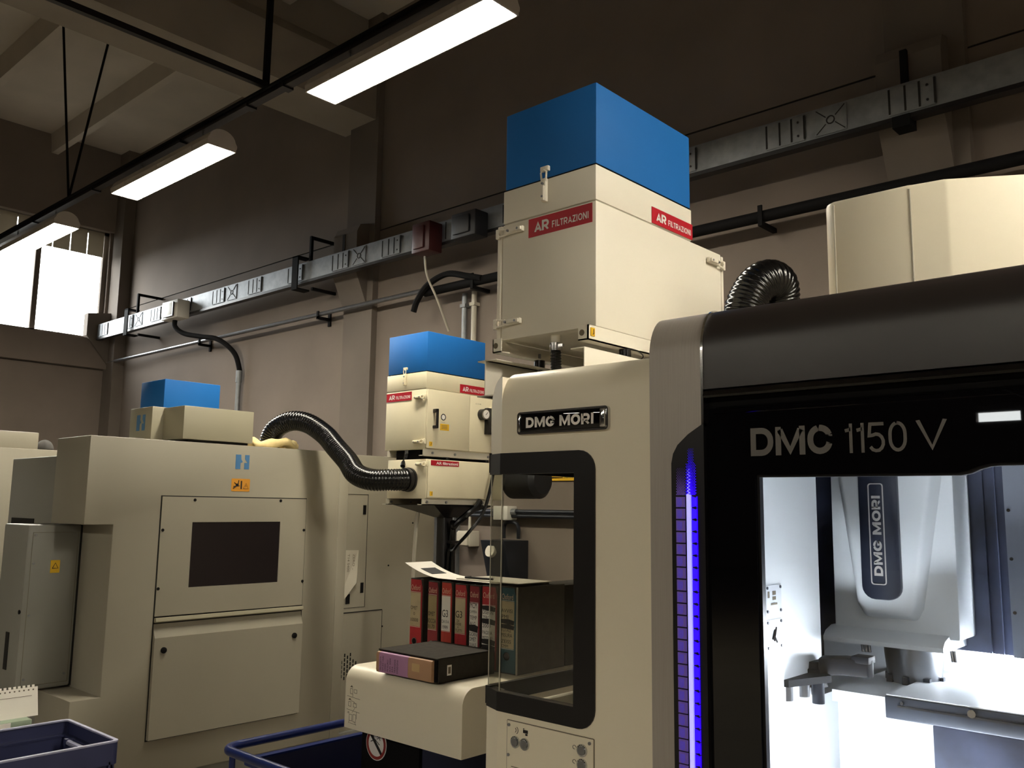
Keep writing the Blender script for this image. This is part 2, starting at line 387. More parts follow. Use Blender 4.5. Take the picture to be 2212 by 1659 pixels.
rowlab = {0: 'lit fluorescent lamp nearest the camera, cut by the top edge of the photo',
          1: 'lit fluorescent lamp in the middle of the ceiling row', 2: 'lit fluorescent lamp farthest along the row, in front of the bright window'}
first = True
for k in (-3, -2, 0, 1, 2):
    x = -3.70-2.79*k
    lb = rowlab.get(k, 'lit fluorescent lamp of the near row, %s past the right edge of the photo' % ('first' if k == -2 else 'second'))
    if first:
        lp.location = (x, LY, 4.2); lp['label'] = lb; lp['group'] = 'fluorescent lamps in the near row'; first = False
    else: dup(lp, (x, LY, 4.2), lb, 'fluorescent lamps in the near row')
for k in range(5):
    dup(lp, (-7.2+2.8*k, -5.6, 4.2), 'lit fluorescent lamp behind the camera, %s from the window wall' % ('first', 'second', 'third', 'fourth', 'fifth')[k], 'fluorescent lamps behind the camera')
for k in range(3):
    dup(lp, (1.75+1.75*k, 1.9, 4.2), 'unseen fluorescent lamp added to brighten sides facing right, %s from the machining centre' % ('first', 'second', 'third')[k], 'unseen lamps added right of the camera')  # unseen extra row, added for stronger light on the sides facing right
t = thing('lamp_rail', 'dark steel rail carrying the fluorescent lamps, hung from the ceiling', 'rail', (-5, LY, 4.38))
MB().prism([(LY-.03, 4.385), (LY+.03, 4.385), (LY+.03, 4.45), (LY+.022, 4.45), (LY+.022, 4.393), (LY-.022, 4.393), (LY-.022, 4.45), (LY-.03, 4.45)], 'x', X0+.02, X1-.1).build('channel', 'black_satin', t)
MB().box(X0+.02, X1-.1, LY-.05, LY-.034, 4.42, 4.435).build('cable', 'black_matte', t)
for x in (-8.5, -2.8, 2.8):
    for dy in (-.2, .27):
        MB().tube([(x, LY, 4.45), (x, LY+dy, 6.3), (x, LY+dy*1.2, 6.75)], .012, 6).build('hanger_chain', 'black_matte', t)
box('hanger', 'black_matte', t, -5.165, -5.135, LY-.02, LY+.02, 4.45, ZC)
MB().box(-5.16, -5.12, Y0+.1, LY, 4.46, 4.50).build('branch_rail', 'black_satin', t)
for x in (-7.9, -6.3, -5.35, -4.9, -9.3): box('rail_clip', 'black_satin', t, x-.03, x+.03, LY-.042, LY+.042, 4.375, 4.40)

# ------------------------------------------------------------------ busbar trunking along the back wall
TY = 5.16
t = thing('busbar_trunking', 'long galvanised busbar trunking with riveted cover plates running along the wall', 'cable tray', (-7, 5.2, 3.93))
box('trunk', 'galvanised', t, -12.7, 3.0, TY, 5.24, 3.935, 4.13)
box('bottom_flange', 'black_satin', t, -12.7, 3.0, TY-.012, TY+.06, 3.905, 3.932)
xx = -12.62; k = 0
while xx < -.4:
    c = box('cover_plate', 'galvanised', t, xx, xx+.26, TY-.008, TY, 3.945, 4.12, bevel=.003, seg=1)
    for d in (.0, .09, .17, .255): box('slit', 'joint_dark', c, xx+d, xx+d+.012, TY-.0095, TY-.007, 3.955, 4.11)
    for zz in (3.985, 4.075): cyl('rivet', 'black_satin', c, (xx+.22, TY-.011, zz), (xx+.22, TY-.007, zz), .008, 6)
    if k % 3 == 1:
        x = xx+.33
        e = box('embossed_plate', 'galvanised', t, x, x+.20, TY-.007, TY, 3.945, 4.12, bevel=.002, seg=1)
        for a, b in (((x+.01, 3.955), (x+.07, 4.01)), ((x+.19, 4.11), (x+.13, 4.055)), ((x+.01, 4.11), (x+.07, 4.055)), ((x+.19, 3.955), (x+.13, 4.01))):
            MB().cyl((a[0], TY-.0085, a[1]), (b[0], TY-.0085, b[1]), .003, 5).build('crease', 'joint_dark', e)
        MB().ring([(x+.1+.028*math.cos(q*.524), 4.0325+.028*math.sin(q*.524)) for q in range(12)], [(x+.1+.021*math.cos(q*.524), 4.0325+.021*math.sin(q*.524)) for q in range(12)], 'y', TY-.01, TY-.006).build('knockout', 'joint_dark', e)
    xx += .78; k += 1
def tray_bracket(x):
    b = MB().box(x-.05, x+.05, TY-.06, TY-.045, 3.86, 4.20).box(x-.05, x+.05, TY-.06, 5.26, 3.845, 3.862).box(x-.05, x+.05, TY-.06, 5.26, 4.19, 4.205).build('clamp', 'black_matte', t)
    MB().box(x+.16, x+.19, 5.16, 5.19, 4.13, 4.40).box(x+.16, x+.19, 5.19, Y1, 4.37, 4.40).build('wall_arm', 'black_matte', t)
    MB().box(x+.16, x+.19, 5.2, Y1, 3.83, 3.86).build('wall_arm', 'black_matte', t)
for x in (-11.68, -7.74): tray_bracket(x)
box('hanger_bar', 'black_matte', t, -1.64, -1.60, 5.2, 5.23, 4.13, 4.36); box('clamp', 'black_matte', t, -1.68, -1.58, 5.14, 5.26, 3.86, 3.93)
def tap_box(name, label, m, x0, x1, z0, z1, y0, detail=None):
    q = thing(name, label, 'junction box', ((x0+x1)/2, 5.1, z0))
    box('body', m, q, x0, x1, y0, TY-.012, z0, z1, bevel=.012)
    c = box('lid', m, q, x0+.035, x1-.06, y0-.02, y0, z0+.03, z1-.035, bevel=.008)
    if detail: 
        box('handle_rim', 'black_satin', c, x1-.075, x1-.055, y0-.03, y0-.012, z0+.03, z1-.035); box('handle_rim', 'black_satin', c, x0+.09, x1-.055, y0-.03, y0-.012, z0+.018, z0+.034)
    return q
tap_box('tap_off_box', 'white plastic tap-off box on the trunking beside the window wall', 'pvc_white', -10.42, -10.02, 3.85, 4.075, 4.985, 1)
tap_box('tap_off_box', 'dark red tap-off box on the trunking', 'tap_red', -5.77, -5.54, 3.83, 4.10, 4.99)
tap_box('tap_off_box', 'black-blue tap-off box right of the red one on the trunking', 'tap_blue', -5.27, -4.98, 3.86, 4.08, 4.99)
t = thing('power_cable', 'thick black flexible conduit curving from the white tap-off box to the wall', 'cable', (-10.3, 5.2, 3.2))
tube('conduit', 'black_matte', t, [(-10.25, 5.08, 3.86), (-10.25, 5.09, 3.77), (-10.12, 5.14, 3.68), (-9.85, 5.22, 3.62), (-9.62, 5.28, 3.58), (-9.47, 5.34, 3.5), (-9.36, 5.41, 3.37), (-9.32, 5.45, 3.2), (-9.32, 5.45, 3.14)], .03, 10)
t = thing('conduit_pipe', 'galvanised vertical conduit below the black flexible conduit', 'pipe', (-9.32, 5.45, 0))
cyl('pipe', 'galvanised', t, (-9.32, 5.45, 0), (-9.32, 5.45, 3.14), .028, 12); cyl('fitting', 'galvanised', t, (-9.32, 5.45, 3.04), (-9.32, 5.45, 3.18), .036, 12)
for z in (.8, 2.2): box('pipe_clip', 'galvanised', t, -9.36, -9.28, 5.42, Y1, z, z+.03)
t = thing('air_pipe', 'thin blue-grey pipe running along the wall below the trunking', 'pipe', (-7, 5.38, 3.6))
MB().cyl((-12.75, 5.36, 3.61), (-5.97, 5.36, 3.61), .022, 10).build('pipe', 'steel', t, smooth='auto')
for x in (-10.1, -7.63): 
    MB().box(x-.015, x+.015, 5.33, 5.5, 3.555, 3.585).box(x-.015, x+.015, 5.33, 5.345, 3.56, 3.64).box(x-.02, x+.02, 5.48, 5.5, 3.5, 3.65).build('bracket', 'black_matte', t)
t = thing('black_pipe', 'thick black pipe along the wall behind the tall filter unit', 'pipe', (-3, 5.40, 3.5))
MB().cyl((-5.95, 5.33, 3.575), (3, 5.33, 3.575), .04, 12).build('pipe', 'black_matte', t, smooth='auto')
for x in (-5.3, -2.6, .2): MB().box(x-.015, x+.015, 5.29, 5.5, 3.50, 3.53).box(x-.015, x+.015, 5.28, 5.292, 3.50, 3.64).build('bracket', 'black_matte', t)
tube('cable_loop', 'black_matte', t, [(-6.05, 5.28, 3.40), (-6.0, 5.28, 3.5), (-5.85, 5.27, 3.62), (-5.6, 5.27, 3.68), (-5.35, 5.28, 3.62), (-5.2, 5.3, 3.58)], .028, 8)
tag(tube('dangling_cable', 'plastic_grey', None, [(-5.72, 5.1, 3.86), (-5.73, 5.15, 3.66), (-5.70, 5.25, 3.46), (-5.72, 5.42, 3.2)], .010, 6), 'thin pale cable hanging below the dark red tap-off box', 'cable')
for i, (x, m, lb) in enumerate(((-5.56, 'galvanised', 'shiny galvanised vertical conduit on the wall behind the pedestal filter unit'), (-5.44, 'plastic_grey', 'dull grey plastic vertical conduit right of the shiny galvanised one'))):
    q = thing('conduit_pipe', lb, 'pipe', (x, 5.45, 1.63)); cyl('pipe', m, q, (x, 5.46, 1.63), (x, 5.46, 3.53), .024, 10)
    for z in (1.9, 2.85, 3.4): box('pipe_clip', m, q, x-.032, x+.032, 5.43, Y1, z, z+.03)

# ------------------------------------------------------------------ machining centre on the right
M = thing('machining_centre', 'large white and black machining centre with lit window and blue light strip', 'machine', (-.6, 2.2, 0))
F = 1.6
def top_profile(zt, r, y=F, back=2.95, z0=0):     # side profile with a rounded front top edge
    return [(y, z0)] + [(y+r-r*math.cos(math.radians(a)), zt-r*1.5+1.5*r*math.sin(math.radians(a))) for a in range(0, 91, 10)] + [(back, zt), (back, z0)]
# left white enclosure
TL = [(x, z) for x, z in arc(-1.489, 1.895, .058, 180, 90, 8)]
prof = [(y, z) for y, z in top_profile(1.957, .055, z0=1.715, back=2.9)][:-1]+[(2.9, 1.93), (F+.08, 1.93), (F+.03, 1.87), (F+.03, 1.715)]
MB().prism(prof, 'x', -1.489, -1.046).build('top_panel', 'white_paint', M, smooth='auto')
# rounded top left corner: slanted corner strip
def corner_strip(z0, z1, name, m, rnd=False, par=None):
    xa, ya, xb, yb = -1.489, F, -1.545, F+.022
    fr_ = [(0, z0), (1, z0)] + ([(math.cos(math.radians(a)), z1-.075+.075*math.sin(math.radians(a))) for a in range(0, 91, 10)] if rnd else [(1, z1), (0, z1)])
    n = len(fr_); b = MB()
    b.add([(xa+(xb-xa)*u, ya+(yb-ya)*u+d, z) for d in (0, .05) for u, z in fr_], [tuple(range(n)), tuple(range(2*n-1, n-1, -1))]+[(k, (k+1) % n, n+(k+1) % n, n+k) for k in range(n)])
    return b.build(name, m, par or M)
corner_strip(1.753, 1.945, 'corner_panel', 'white_paint', True)
MB().prism([(-1.489, 1.935), (-1.489, 1.90), (-1.53, 1.88), (-1.545, 1.86), (-1.545, 1.748), (-1.50, 1.748), (-1.46, 1.748), (-1.46, 1.935)], 'y', F+.03, 2.9).build('side_panel', 'white_paint', M)
box('roof_panel', 'white_paint', M, -1.489, -1.046, F+.05, 2.9, 1.93, 1.9565)
MB().box(-1.489, -1.046, F, F+.03, 0, 1.175).box(-1.25, -1.046, F, F+.03, 1.175, 1.715).build('front_panel', 'white_paint', M)
corner_strip(0, 1.143, 'corner_panel', 'white_paint')
MB().box(-1.545, -1.52, F+.05, 2.9, 0, 1.13).build('side_panel', 'white_paint', M)
MB().box(-1.52, -1.05, F+.04, 2.2, 1.06, 1.085).build('ledge', 'white_paint', M)
box('ledge_strip', 'plastic_grey', M, -1.515, -1.45, F+.05, 2.2, 1.085, 1.11)
MB().box(-1.545, -1.05, 2.2, 2.9, 0, 1.93).box(-1.07, -1.05, F+.04, 2.2, 1.08, 1.9).build('inner_wall', 'black_matte', M)
# corner window with black frame
fr = MB().prism([(-1.489, 1.143)]+arc(-1.244, 1.188, .045, 270, 360, 6)+arc(-1.244, 1.708, .045, 0, 90, 6)+[(-1.489, 1.753), (-1.489, 1.702), (-1.258, 1.702), (-1.258, 1.187), (-1.489, 1.187)], 'y', F-.004, F+.02).build('window_frame', 'black_satin', M)
for z0, z1 in ((1.143, 1.187), (1.702, 1.753)):
    b = MB(); xa, ya, xb, yb = -1.489, F-.003, -1.546, F+.020
    b.add([(xa, ya, z0), (xb, yb, z0), (xb, yb, z1), (xa, ya, z1), (xa, ya+.03, z0), (xb+.015, yb+.02, z0), (xb+.015, yb+.02, z1), (xa, ya+.03, z1)],
          [(0, 1, 2, 3), (7, 6, 5, 4), (0, 4, 5, 1), (3, 2, 6, 7), (0, 3, 7, 4), (1, 5, 6, 2)]).build('frame_corner', 'black_satin', fr)
    box('side_frame', 'black_satin', fr, -1.549, -1.535, F+.02, 2.2, z0+.005, z1+.003)
box('side_frame', 'black_satin', fr, -1.549, -1.535, 2.1, 2.2, 1.143, 1.753)
box('pane', 'glass_clear', M, -1.489, -1.251, F+.006, F+.011, 1.176, 1.714)
MB().add([(-1.489, F+.006, 1.18), (-1.545, F+.027, 1.18), (-1.545, F+.027, 1.71), (-1.489, F+.006, 1.71), (-1.489, F+.011, 1.18), (-1.542, F+.031, 1.18), (-1.542, F+.031, 1.71), (-1.489, F+.011, 1.71)],
         [(0, 1, 2, 3), (7, 6, 5, 4), (0, 4, 5, 1), (3, 2, 6, 7), (0, 3, 7, 4), (1, 5, 6, 2)]).build('pane', 'glass_edge', M)
box('pane', 'glass_clear', M, -1.545, -1.541, F+.03, 2.12, 1.18, 1.71)
for x, y in ((-1.489, F+.005), (-1.546, F+.027)): cyl('pane_edge', 'plastic_grey', M, (x, y, 1.187), (x, y, 1.702), .0014, 6)
# badge
bd = prism('badge', 'black_gloss', M, rrect(-1.424, -1.164, 1.801, 1.845, .006), 'y', F-.012, F+.002, bevel=.003)
MB().ring(rrect(-1.430, -1.158, 1.796, 1.850, .009), rrect(-1.424, -1.164, 1.8005, 1.8455, .006), 'y', F-.009, F+.002).build('rim', 'chrome', bd)
box('end_cap', 'chrome', bd, -1.178, -1.164, F-.0155, F-.004, 1.802, 1.844, bevel=.003); box('end_cap', 'chrome', bd, -1.424, -1.416, F-.0145, F-.004, 1.802, 1.844, bevel=.003)
logo_text('lettering', 'DMG MORI', bd, (-1.398, F-.0122, 1.8105), XR, ZU, .203, .025, 'label_white', .25, .10, wmul=1.15)
# button plate
bp = box('button_plate', 'white_paint', M, -1.455, -1.203, F-.003, F, .93, 1.127, bevel=.001, seg=1)
MB().ring(rrect(-1.4565, -1.2015, .9285, 1.1285, .002, 1), rrect(-1.455, -1.203, .93, 1.127, .002, 1), 'y', F-.0015, F+.001).build('plate_seam', 'ink_grey', bp)
box('groove', 'ink_grey', bp, -1.44, -1.215, F-.0036, F-.003, 1.026, 1.0275)
for x, z in ((-1.427, 1.083), (-1.398, 1.083), (-1.232, 1.100), (-1.232, 1.070), (-1.427, 1.0), (-1.398, 1.0)):
    b = MB().cyl((x, F-.007, z), (x, F-.002, z), .0135, 20).build('button', 'chrome', bp, smooth='auto')
    cyl('button_cap', 'steel', b, (x, F-.0095, z), (x, F-.006, z), .0095, 18)
    for a in range(-50, 60, 25):
        aa = math.radians(90+a); box('tick', 'ink', b, x+.0115*math.cos(aa)-.0008, x+.0115*math.cos(aa)+.0008, F-.0076, F-.0068, z+.0115*math.sin(aa)-.001, z+.0115*math.sin(aa)+.001)
for x, z in ((-1.448, 1.118), (-1.212, 1.118), (-1.449, 1.051)): cyl('screw', 'steel', bp, (x, F-.006, z), (x, F-.002, z), .0036, 10)
MB().tube([(-1.4265+.007*math.cos(q*.4-1.2), F-.0035, 1.109+.008*math.sin(q*.4-1.2)) for q in range(7)], .0007, 5).build('symbol', 'ink', bp)
MB().tube([(-1.430+.004*math.cos(q*.4-1.2), F-.0035, 1.109+.005*math.sin(q*.4-1.2)) for q in range(7)], .0007, 5).build('symbol', 'ink', bp)
MB().box(-1.404, -1.390, F-.004, F-.003, 1.107, 1.114).box(-1.397, -1.391, F-.004, F-.003, 1.102, 1.106).box(-1.404, -1.401, F-.004, F-.003, 1.115, 1.117).build('symbol', 'ink', bp)
for z in (1.103, 1.073): MB().tube([(-1.254+.005*math.cos(q*.7), F-.0035, z+.004*math.sin(q*.7)) for q in range(8)], .0006, 5).build('symbol', 'ink', bp)
# grey brushed band
MB().prism(top_profile(2.037, .062, y=F-.012, back=2.4, z0=0)[:-1]+[(2.4, 2.01), (F+.10, 2.01), (F+.035, 1.93), (F+.035, 0)], 'x', -1.046, -.918).build('metal_band', 'brushed_grey', M, smooth='auto')
MB().prism([(y, z) for y, z in top_profile(2.040, .062, y=F-.0135, back=2.4, z0=1.79)], 'x', -.921, -.9155).build('band_edge', 'chrome', M, smooth='auto')
# black hood
MB().prism([(y, z) for y, z in top_profile(2.038, .062, y=F-.010, back=2.4, z0=1.866)], 'x', -.9155, 1.3).build('hood', 'hood_dark', M, smooth='auto')
MB().prism([(F-.016, 1.852), (F-.012, 1.862), (F, 1.866), (F+.03, 1.866), (F+.03, 1.848), (F-.012, 1.848)], 'x', -.9155, 1.3).build('hood_lip', 'black_gloss', M, smooth='auto')
box('hood_gap', 'black_matte', M, -.9155, 1.3, F+.012, F+.03, 1.826, 1.85)
MB().prism([(F-.006, 1.815), (F-.006, 1.822), (F+.004, 1.829), (F+.03, 1.829), (F+.03, 1.81), (F, 1.81)], 'x', -.895, 1.3).build('door_rail', 'black_gloss', M, smooth='auto')
# light strip inset
ins = [(-.9155, 1.797), (-.921, 1.793), (-.952, 1.775), (-.977, 1.754), (-.988, 1.736), (-.9925, 1.716), (-.9925, .25), (-.9155, .25)]
ls = prism('light_strip', 'black_satin', M, ins, 'y', F-.0145, F+.0)
YL = F-.0145
box('led_bar', 'led_core', ls, -.9545, -.9455, YL-.005, YL, .3, 1.652)
cellR = cellL = cellI = None
for k in range(46):
    z = 1.648-k*.0238
    if cellR is None:
        cellR = MB().prism([(-.9435, z-.0215), (-.9335, z-.0195), (-.9315, z-.0225), (-.9315, z), (-.9335, z-.003), (-.9435, z)], 'y', YL-.004, YL).build('light_cell', 'led_blue', ls)
        cellL = MB().box(-.9805, -.9605, YL-.003, YL, z-.0218, z-.001).build('reflector_cell', 'led_frame', ls)
        cellI = MB().box(-.9775, -.9665, YL-.0036, YL-.0025, z-.018, z-.004).box(-.9745, -.9695, YL-.0042, YL-.0032, z-.021, z-.010).build('cell_opening', 'led_dim', cellL)
    else:
        a = cellR.copy(); COL.objects.link(a); a.location.z = cellR.location.z-k*.0238
        b = cellL.copy(); COL.objects.link(b); b.location.z = cellL.location.z-k*.0238
        c = cellI.copy(); COL.objects.link(c); c.parent = b
dots = MB()
for k in range(34):
    z = 1.652+k*.0028; s = 1-k/36
    for j in range(5):
        x = -.956+j*.0046+(k % 2)*.0023
        r = .0018*s*(1 if j in (1, 2) else .75)
        if k > 22 and j in (0, 4): continue
        dots.box(x-r, x+r, YL-.003, YL, z-r*.8, z+r*.8)
o = dots.build('light_dots', 'led_blue', ls); o['kind'] = 'stuff'
dots = MB()
for k in range(20):
    z = 1.652+k*.0028; r = .0013*(1-k/24)
    for j in range(5):
        x = -.979+j*.0042+(k % 2)*.0021
        dots.box(x-r, x+r, YL-.002, YL, z-r, z+r)
o = dots.build('reflector_dots', 'led_frame', ls); o['kind'] = 'stuff'
dots = MB()
for k in range(16):
    z = 1.652+k*.0034; r = .0014*(1-k/20); dots.box(-.9515+(k % 2)*.003-r, -.9515+(k % 2)*.003+r, YL-.0045, YL, z-r, z+r)
o = dots.build('core_dots', 'led_core', ls); o['kind'] = 'stuff'
# door
dr = MB().prism([(-.9155, .3), (-.81, .3), (-.81, 1.69), (-.445, 1.6885), (-.43, 1.691), (-.412, 1.6985), (-.395, 1.7025), (-.38, 1.7035), (.45, 1.7035), (.45, .3), (.6, .3), (.6, 1.825), (-.9155, 1.825)], 'y', F-.004, F+.02).build('door', 'black_gloss', M)
MB().prism([(-.81, .3), (-.8045, .3), (-.8045, 1.6855), (-.44, 1.684), (-.425, 1.687), (-.41, 1.694), (-.395, 1.698), (-.38, 1.699), (.45, 1.699), (.45, 1.7035), (-.38, 1.7035), (-.395, 1.7025), (-.412, 1.6985), (-.43, 1.691), (-.445, 1.6885), (-.81, 1.69)], 'y', F+.004, F+.018).build('window_seal', 'black_satin', dr)
box('door_pane', 'glass_door', dr, -.808, .45, F+.010, F+.016, .3, 1.702)
logo_text('lettering', 'DMC', dr, (-.817, F-.0045, 1.7265), XR, ZU, .163, .0545, 'grey_letter', .215, .085, wmul=1.12)
logo_text('lettering', '1150', dr, (-.632, F-.0045, 1.7265), XR, ZU, .110, .0535, 'grey_letter', .115, .12)
logo_text('lettering', 'V', dr, (-.506, F-.0045, 1.7265), XR, ZU, .050, .0535, 'grey_letter', .115, .12)
# column cover on top
cc = [(-1.0, 2.47), (-.985, 2.415), (-.958, 2.40), (-.752, 2.40), (-.742, 2.404), (-.665, 2.415), (-.655, 2.42), (-.30, 2.625), (-.30, 2.95), (-1.0, 2.95)]
MB().prism(cc, 'z', 1.95, 2.5).build('column_cover', 'white_paint', M, bevel=.012)
for x, y in ((-.955, 2.398), (-.748, 2.400)): cyl('cover_seam', 'plastic_grey', M, (x, y+.001, 1.96), (x, y+.001, 2.485), .0025, 8)
# interior
box('inner_side', 'interior_white', M, -.87, -.85, F+.05, 1.97, .3, 2.0)
box('outer_side', 'black_matte', M, -.9155, -.88, F+.03, 1.97, 0, 2.0)
box('back_plate', 'interior_white', M, -1.045, .9, 2.44, 2.46, .3, 1.32)
box('back_upper', 'black_matte', M, -1.045, .9, 2.40, 2.44, 1.30, 2.0)
box('way_cover', 'interior_dark', M, -1.045, -.541, 2.325, 2.34, 1.30, 2.0)
for x in (-.595, -.57): box('cover_fold', 'interior_dark', M, x, x+.004, 2.315, 2.326, 1.30, 2.0)
sp = box('side_plate', 'plate_grey', M, -.541, .5, 2.29, 2.31, 1.30, 2.0)
for z in (1.63, 1.52, 1.40): cyl('rivet', 'chrome', sp, (-.532, 2.285, z), (-.532, 2.291, z), .004, 8)
box('right_side', 'interior_white', M, .88, .9, F+.05, 2.44, .3, 2.0)
box('inner_roof', 'interior_white', M, -1.045, .9, F+.05, 2.42, 1.985, 2.0)
box('tray_floor', 'interior_white', M, -1.045, .88, F+.05, 2.44, .78, .80)
box('apron', 'interior_white', M, -1.04, -.636, 2.05, 2.42, .80, 1.20); box('inner_side', 'interior_white', M, -.87, -.85, 1.97, 2.05, .3, 1.22)
box('step', 'interior_white', M, -.85, -.72, 2.02, 2.44, 1.2, 1.225)
tb = box('work_table', 'dark_steel', M, -.727, .5, 2.0, 2.40, 1.186, 1.232, bevel=.003)
box('lit_table_top', 'interior_white', tb, -.724, .5, 2.003, 2.40, 1.2325, 1.235)  # white sheet puts the brightly lit look of the steel top into colour
box('table_groove', 'black_satin', tb, -.70, .5, 1.997, 2.001, 1.212, 1.216); cyl('bolt', 'chrome', tb, (-.554, 1.993, 1.222), (-.554, 2.0, 1.222), .008, 12); cyl('bolt', 'chrome', tb, (-.69, 1.993, 1.222), (-.69, 2.0, 1.222), .004, 10)
box('saddle', 'interior_dark', M, -.636, .5, 2.012, 2.40, .8, 1.185, bevel=.004)
hd = MB().prism([(-.913, 1.335), (-.625, 1.335), (-.622, 1.98), (-.911, 1.98)], 'y', 2.2, 2.325).build('spindle_head', 'interior_white', M, bevel=.006)
b = MB(); A = [(-.905, 1.98), (-.640, 1.98), (-.648, 1.70), (-.700, 1.40), (-.715, 1.372), (-.835, 1.372), (-.852, 1.40), (-.89, 1.70)]
n = len(A); cxh = -.772
b.add([(x, 2.2, z) for x, z in A]+[(cxh+(x-cxh)*.86, 2.168, z+(.012 if z < 1.5 else 0)) for x, z in A], [tuple(range(n, 2*n))]+[(i, (i+1) % n, n+(i+1) % n, n+i) for i in range(n)])
b.build('head_bulge', 'interior_white', hd, bevel=.008)
MB().prism([(2.2, 1.345), (2.165, 1.335), (2.15, 1.322), (2.15, 1.312), (2.325, 1.312), (2.325, 1.345)], 'x', -.922, -.648).build('head_lip', 'interior_white', hd, smooth='auto')
sb = prism('head_badge', 'spindle_badge', hd, rrect(-.825, -.735, 1.418, 1.975, (.03, .03, .002, .002)), 'y', 2.155, 2.17, bevel=.004)
MB().ring(rrect(-.802, -.766, 1.452, 1.690, .007), rrect(-.7995, -.7685, 1.4545, 1.6875, .005), 'y', 2.1535, 2.156).build('badge_outline', 'badge_silver', sb)
logo_text('lettering', 'DMG MORI', sb, (-.7735, 2.1545, 1.473), ZU, (-1, 0, 0), .188, .0205, 'badge_silver', .25, .10, wmul=1.15)
no = MB().tube([(-.745, 2.25, z) for z in (1.312, 1.29, 1.25, 1.232, 1.224)], .06, 24, rf=lambda i: (.066, .065, .061, .058, .052)[i]).build('spindle_nose', 'steel', hd, smooth='auto')
for a in range(8):
    aa = a*.785; x, y = -.745+.059*math.cos(aa), 2.25+.059*math.sin(aa); box('drive_notch', 'dark_steel', no, x-.007, x+.007, y-.007, y+.007, 1.226, 1.243)
for x in (-.84, -.832, -.824, -.640, -.634): cyl('coolant_nozzle', 'steel', hd, (x, 2.18, 1.315), (x+.004, 2.175, 1.292), .0035, 8)
# tool changer arm
tc = MB().tube([(-.855, 1.93, z) for z in (1.298, 1.285, 1.283, 1.262, 1.258, 1.245, 1.243, 1.228)], .03, 20, rf=lambda i: (.027, .03, .036, .036, .028, .032, .02, .019)[i]).build('tool_arm', 'arm_black', M, smooth='auto')
MB().prism([(-.84, 1.95), (-.80, 1.99), (-.742, 1.985), (-.735, 1.965), (-.742, 1.95), (-.79, 1.94), (-.83, 1.905)], 'z', 1.272, 1.308).build('gripper', 'arm_black', tc, bevel=.003)
box('gripper_tip', 'arm_black', tc, -.775, -.737, 1.945, 1.985, 1.300, 1.315, bevel=.002)
for k in range(7):
    a = -2.2+k*.45; cyl('arm_bolt', 'chrome', tc, (-.855+.034*math.cos(a), 1.93+.034*math.sin(a), 1.262+.006*(k % 2)), (-.855+.038*math.cos(a), 1.93+.038*math.sin(a), 1.262+.006*(k % 2)), .003, 8)
MB().prism([(-.95, 1.78), (-.84, 1.78), (-.80, 1.90), (-.86, 1.97)], 'z', 1.262, 1.276).build('arm_plate', 'arm_black', tc)
for x, y in ((-.855, 1.80), (-.848, 1.865)): cyl('tool_shank', 'steel', tc, (x, y, 1.265), (x, y, 1.232), .014, 12)
cyl('tool_shank', 'dark_steel', tc, (-.83, 1.90, 1.27), (-.83, 1.90, 1.215), .013, 12)
for z0, z1, k in ((1.413, 1.470, 0), (1.341, 1.401, 1)):
    q = box('data_plate', 'interior_steel', M, -.85, -.8485, 1.707, 1.776, z0, z1)
    for yy in (1.712, 1.771):
        for zz in (z0+.005, z1-.005): cyl('screw', 'dark_steel', q, (-.8490, yy, zz), (-.8465, yy, zz), .003, 8)
    if k: MB().tube([(-.848, 1.73, 1.362), (-.848, 1.742, 1.38), (-.848, 1.735, 1.372), (-.848, 1.75, 1.355)], .0025, 5).tube([(-.848, 1.748, 1.385), (-.848, 1.738, 1.358)], .002, 5).build('pictogram', 'ink', q)
    else:
        MB().box(-.8484, -.848, 1.735, 1.75, 1.45, 1.458).box(-.8484, -.848, 1.735, 1.75, 1.44, 1.447).box(-.8484, -.848, 1.727, 1.756, 1.430, 1.434).box(-.8484, -.848, 1.714, 1.722, 1.445, 1.458).build('pictogram', 'ink_grey', q)
MB().obox((-.2, F+.085, 1.757), (.55, 0, 0), (0, .012, -.006), (0, .002, .004)).build('upper_lamp', 'upper_light', M)
box('lamp_holder', 'black_matte', M, -.84, .5, F+.05, F+.105, 1.765, 1.785)
box('rear_lamp', 'work_light', M, -.62, .35, 2.352, 2.372, 1.270, 1.292)
wlg = MB().obox((-.70, 1.76, .905), (.13, 0, 0), (0, .03, .016), (0, -.004, .007)).build('work_lamp', 'work_light', M)
MB().obox((-.70, 1.755, .888), (.145, 0, 0), (0, .036, .019), (0, -.006, .010)).build('lamp_holder', 'steel', M)

# ------------------------------------------------------------------ oil mist filter units
def latch(p, o, along, up, nrm, m, L=.075):
    o, a, u, n = Vector(o), Vector(along), Vector(up), Vector(nrm)
    r = MB().obox(o+n*.008, a*(L*.5), u*.009, n*.007).build('latch', m, p, bevel=.003)
    MB().obox(o+n*.017+a*(L*.15), a*(L*.32), u*.006, n*.004).build('latch_lever', m, r, bevel=.002)
    MB().tube([o+n*.012-a*(L*.35)+u*.008, o+n*.013-a*(L*.75)+u*.011, o+n*.011-a*(L*.85), o+n*.013-a*(L*.75)-u*.011, o+n*.012-a*(L*.35)-u*.008], .0032, 6).build('latch_loop', m, r)
    for s in (-.25, .3): MB().cyl(o+a*(L*s)+n*.016, o+a*(L*s)+n*.022, .004, 8).build('rivet', 'steel', r)
    MB().obox(o-a*(L*.92)+n*.006, a*.008, u*.016, n*.006).build('strike', m, r, bevel=.002)
    return r
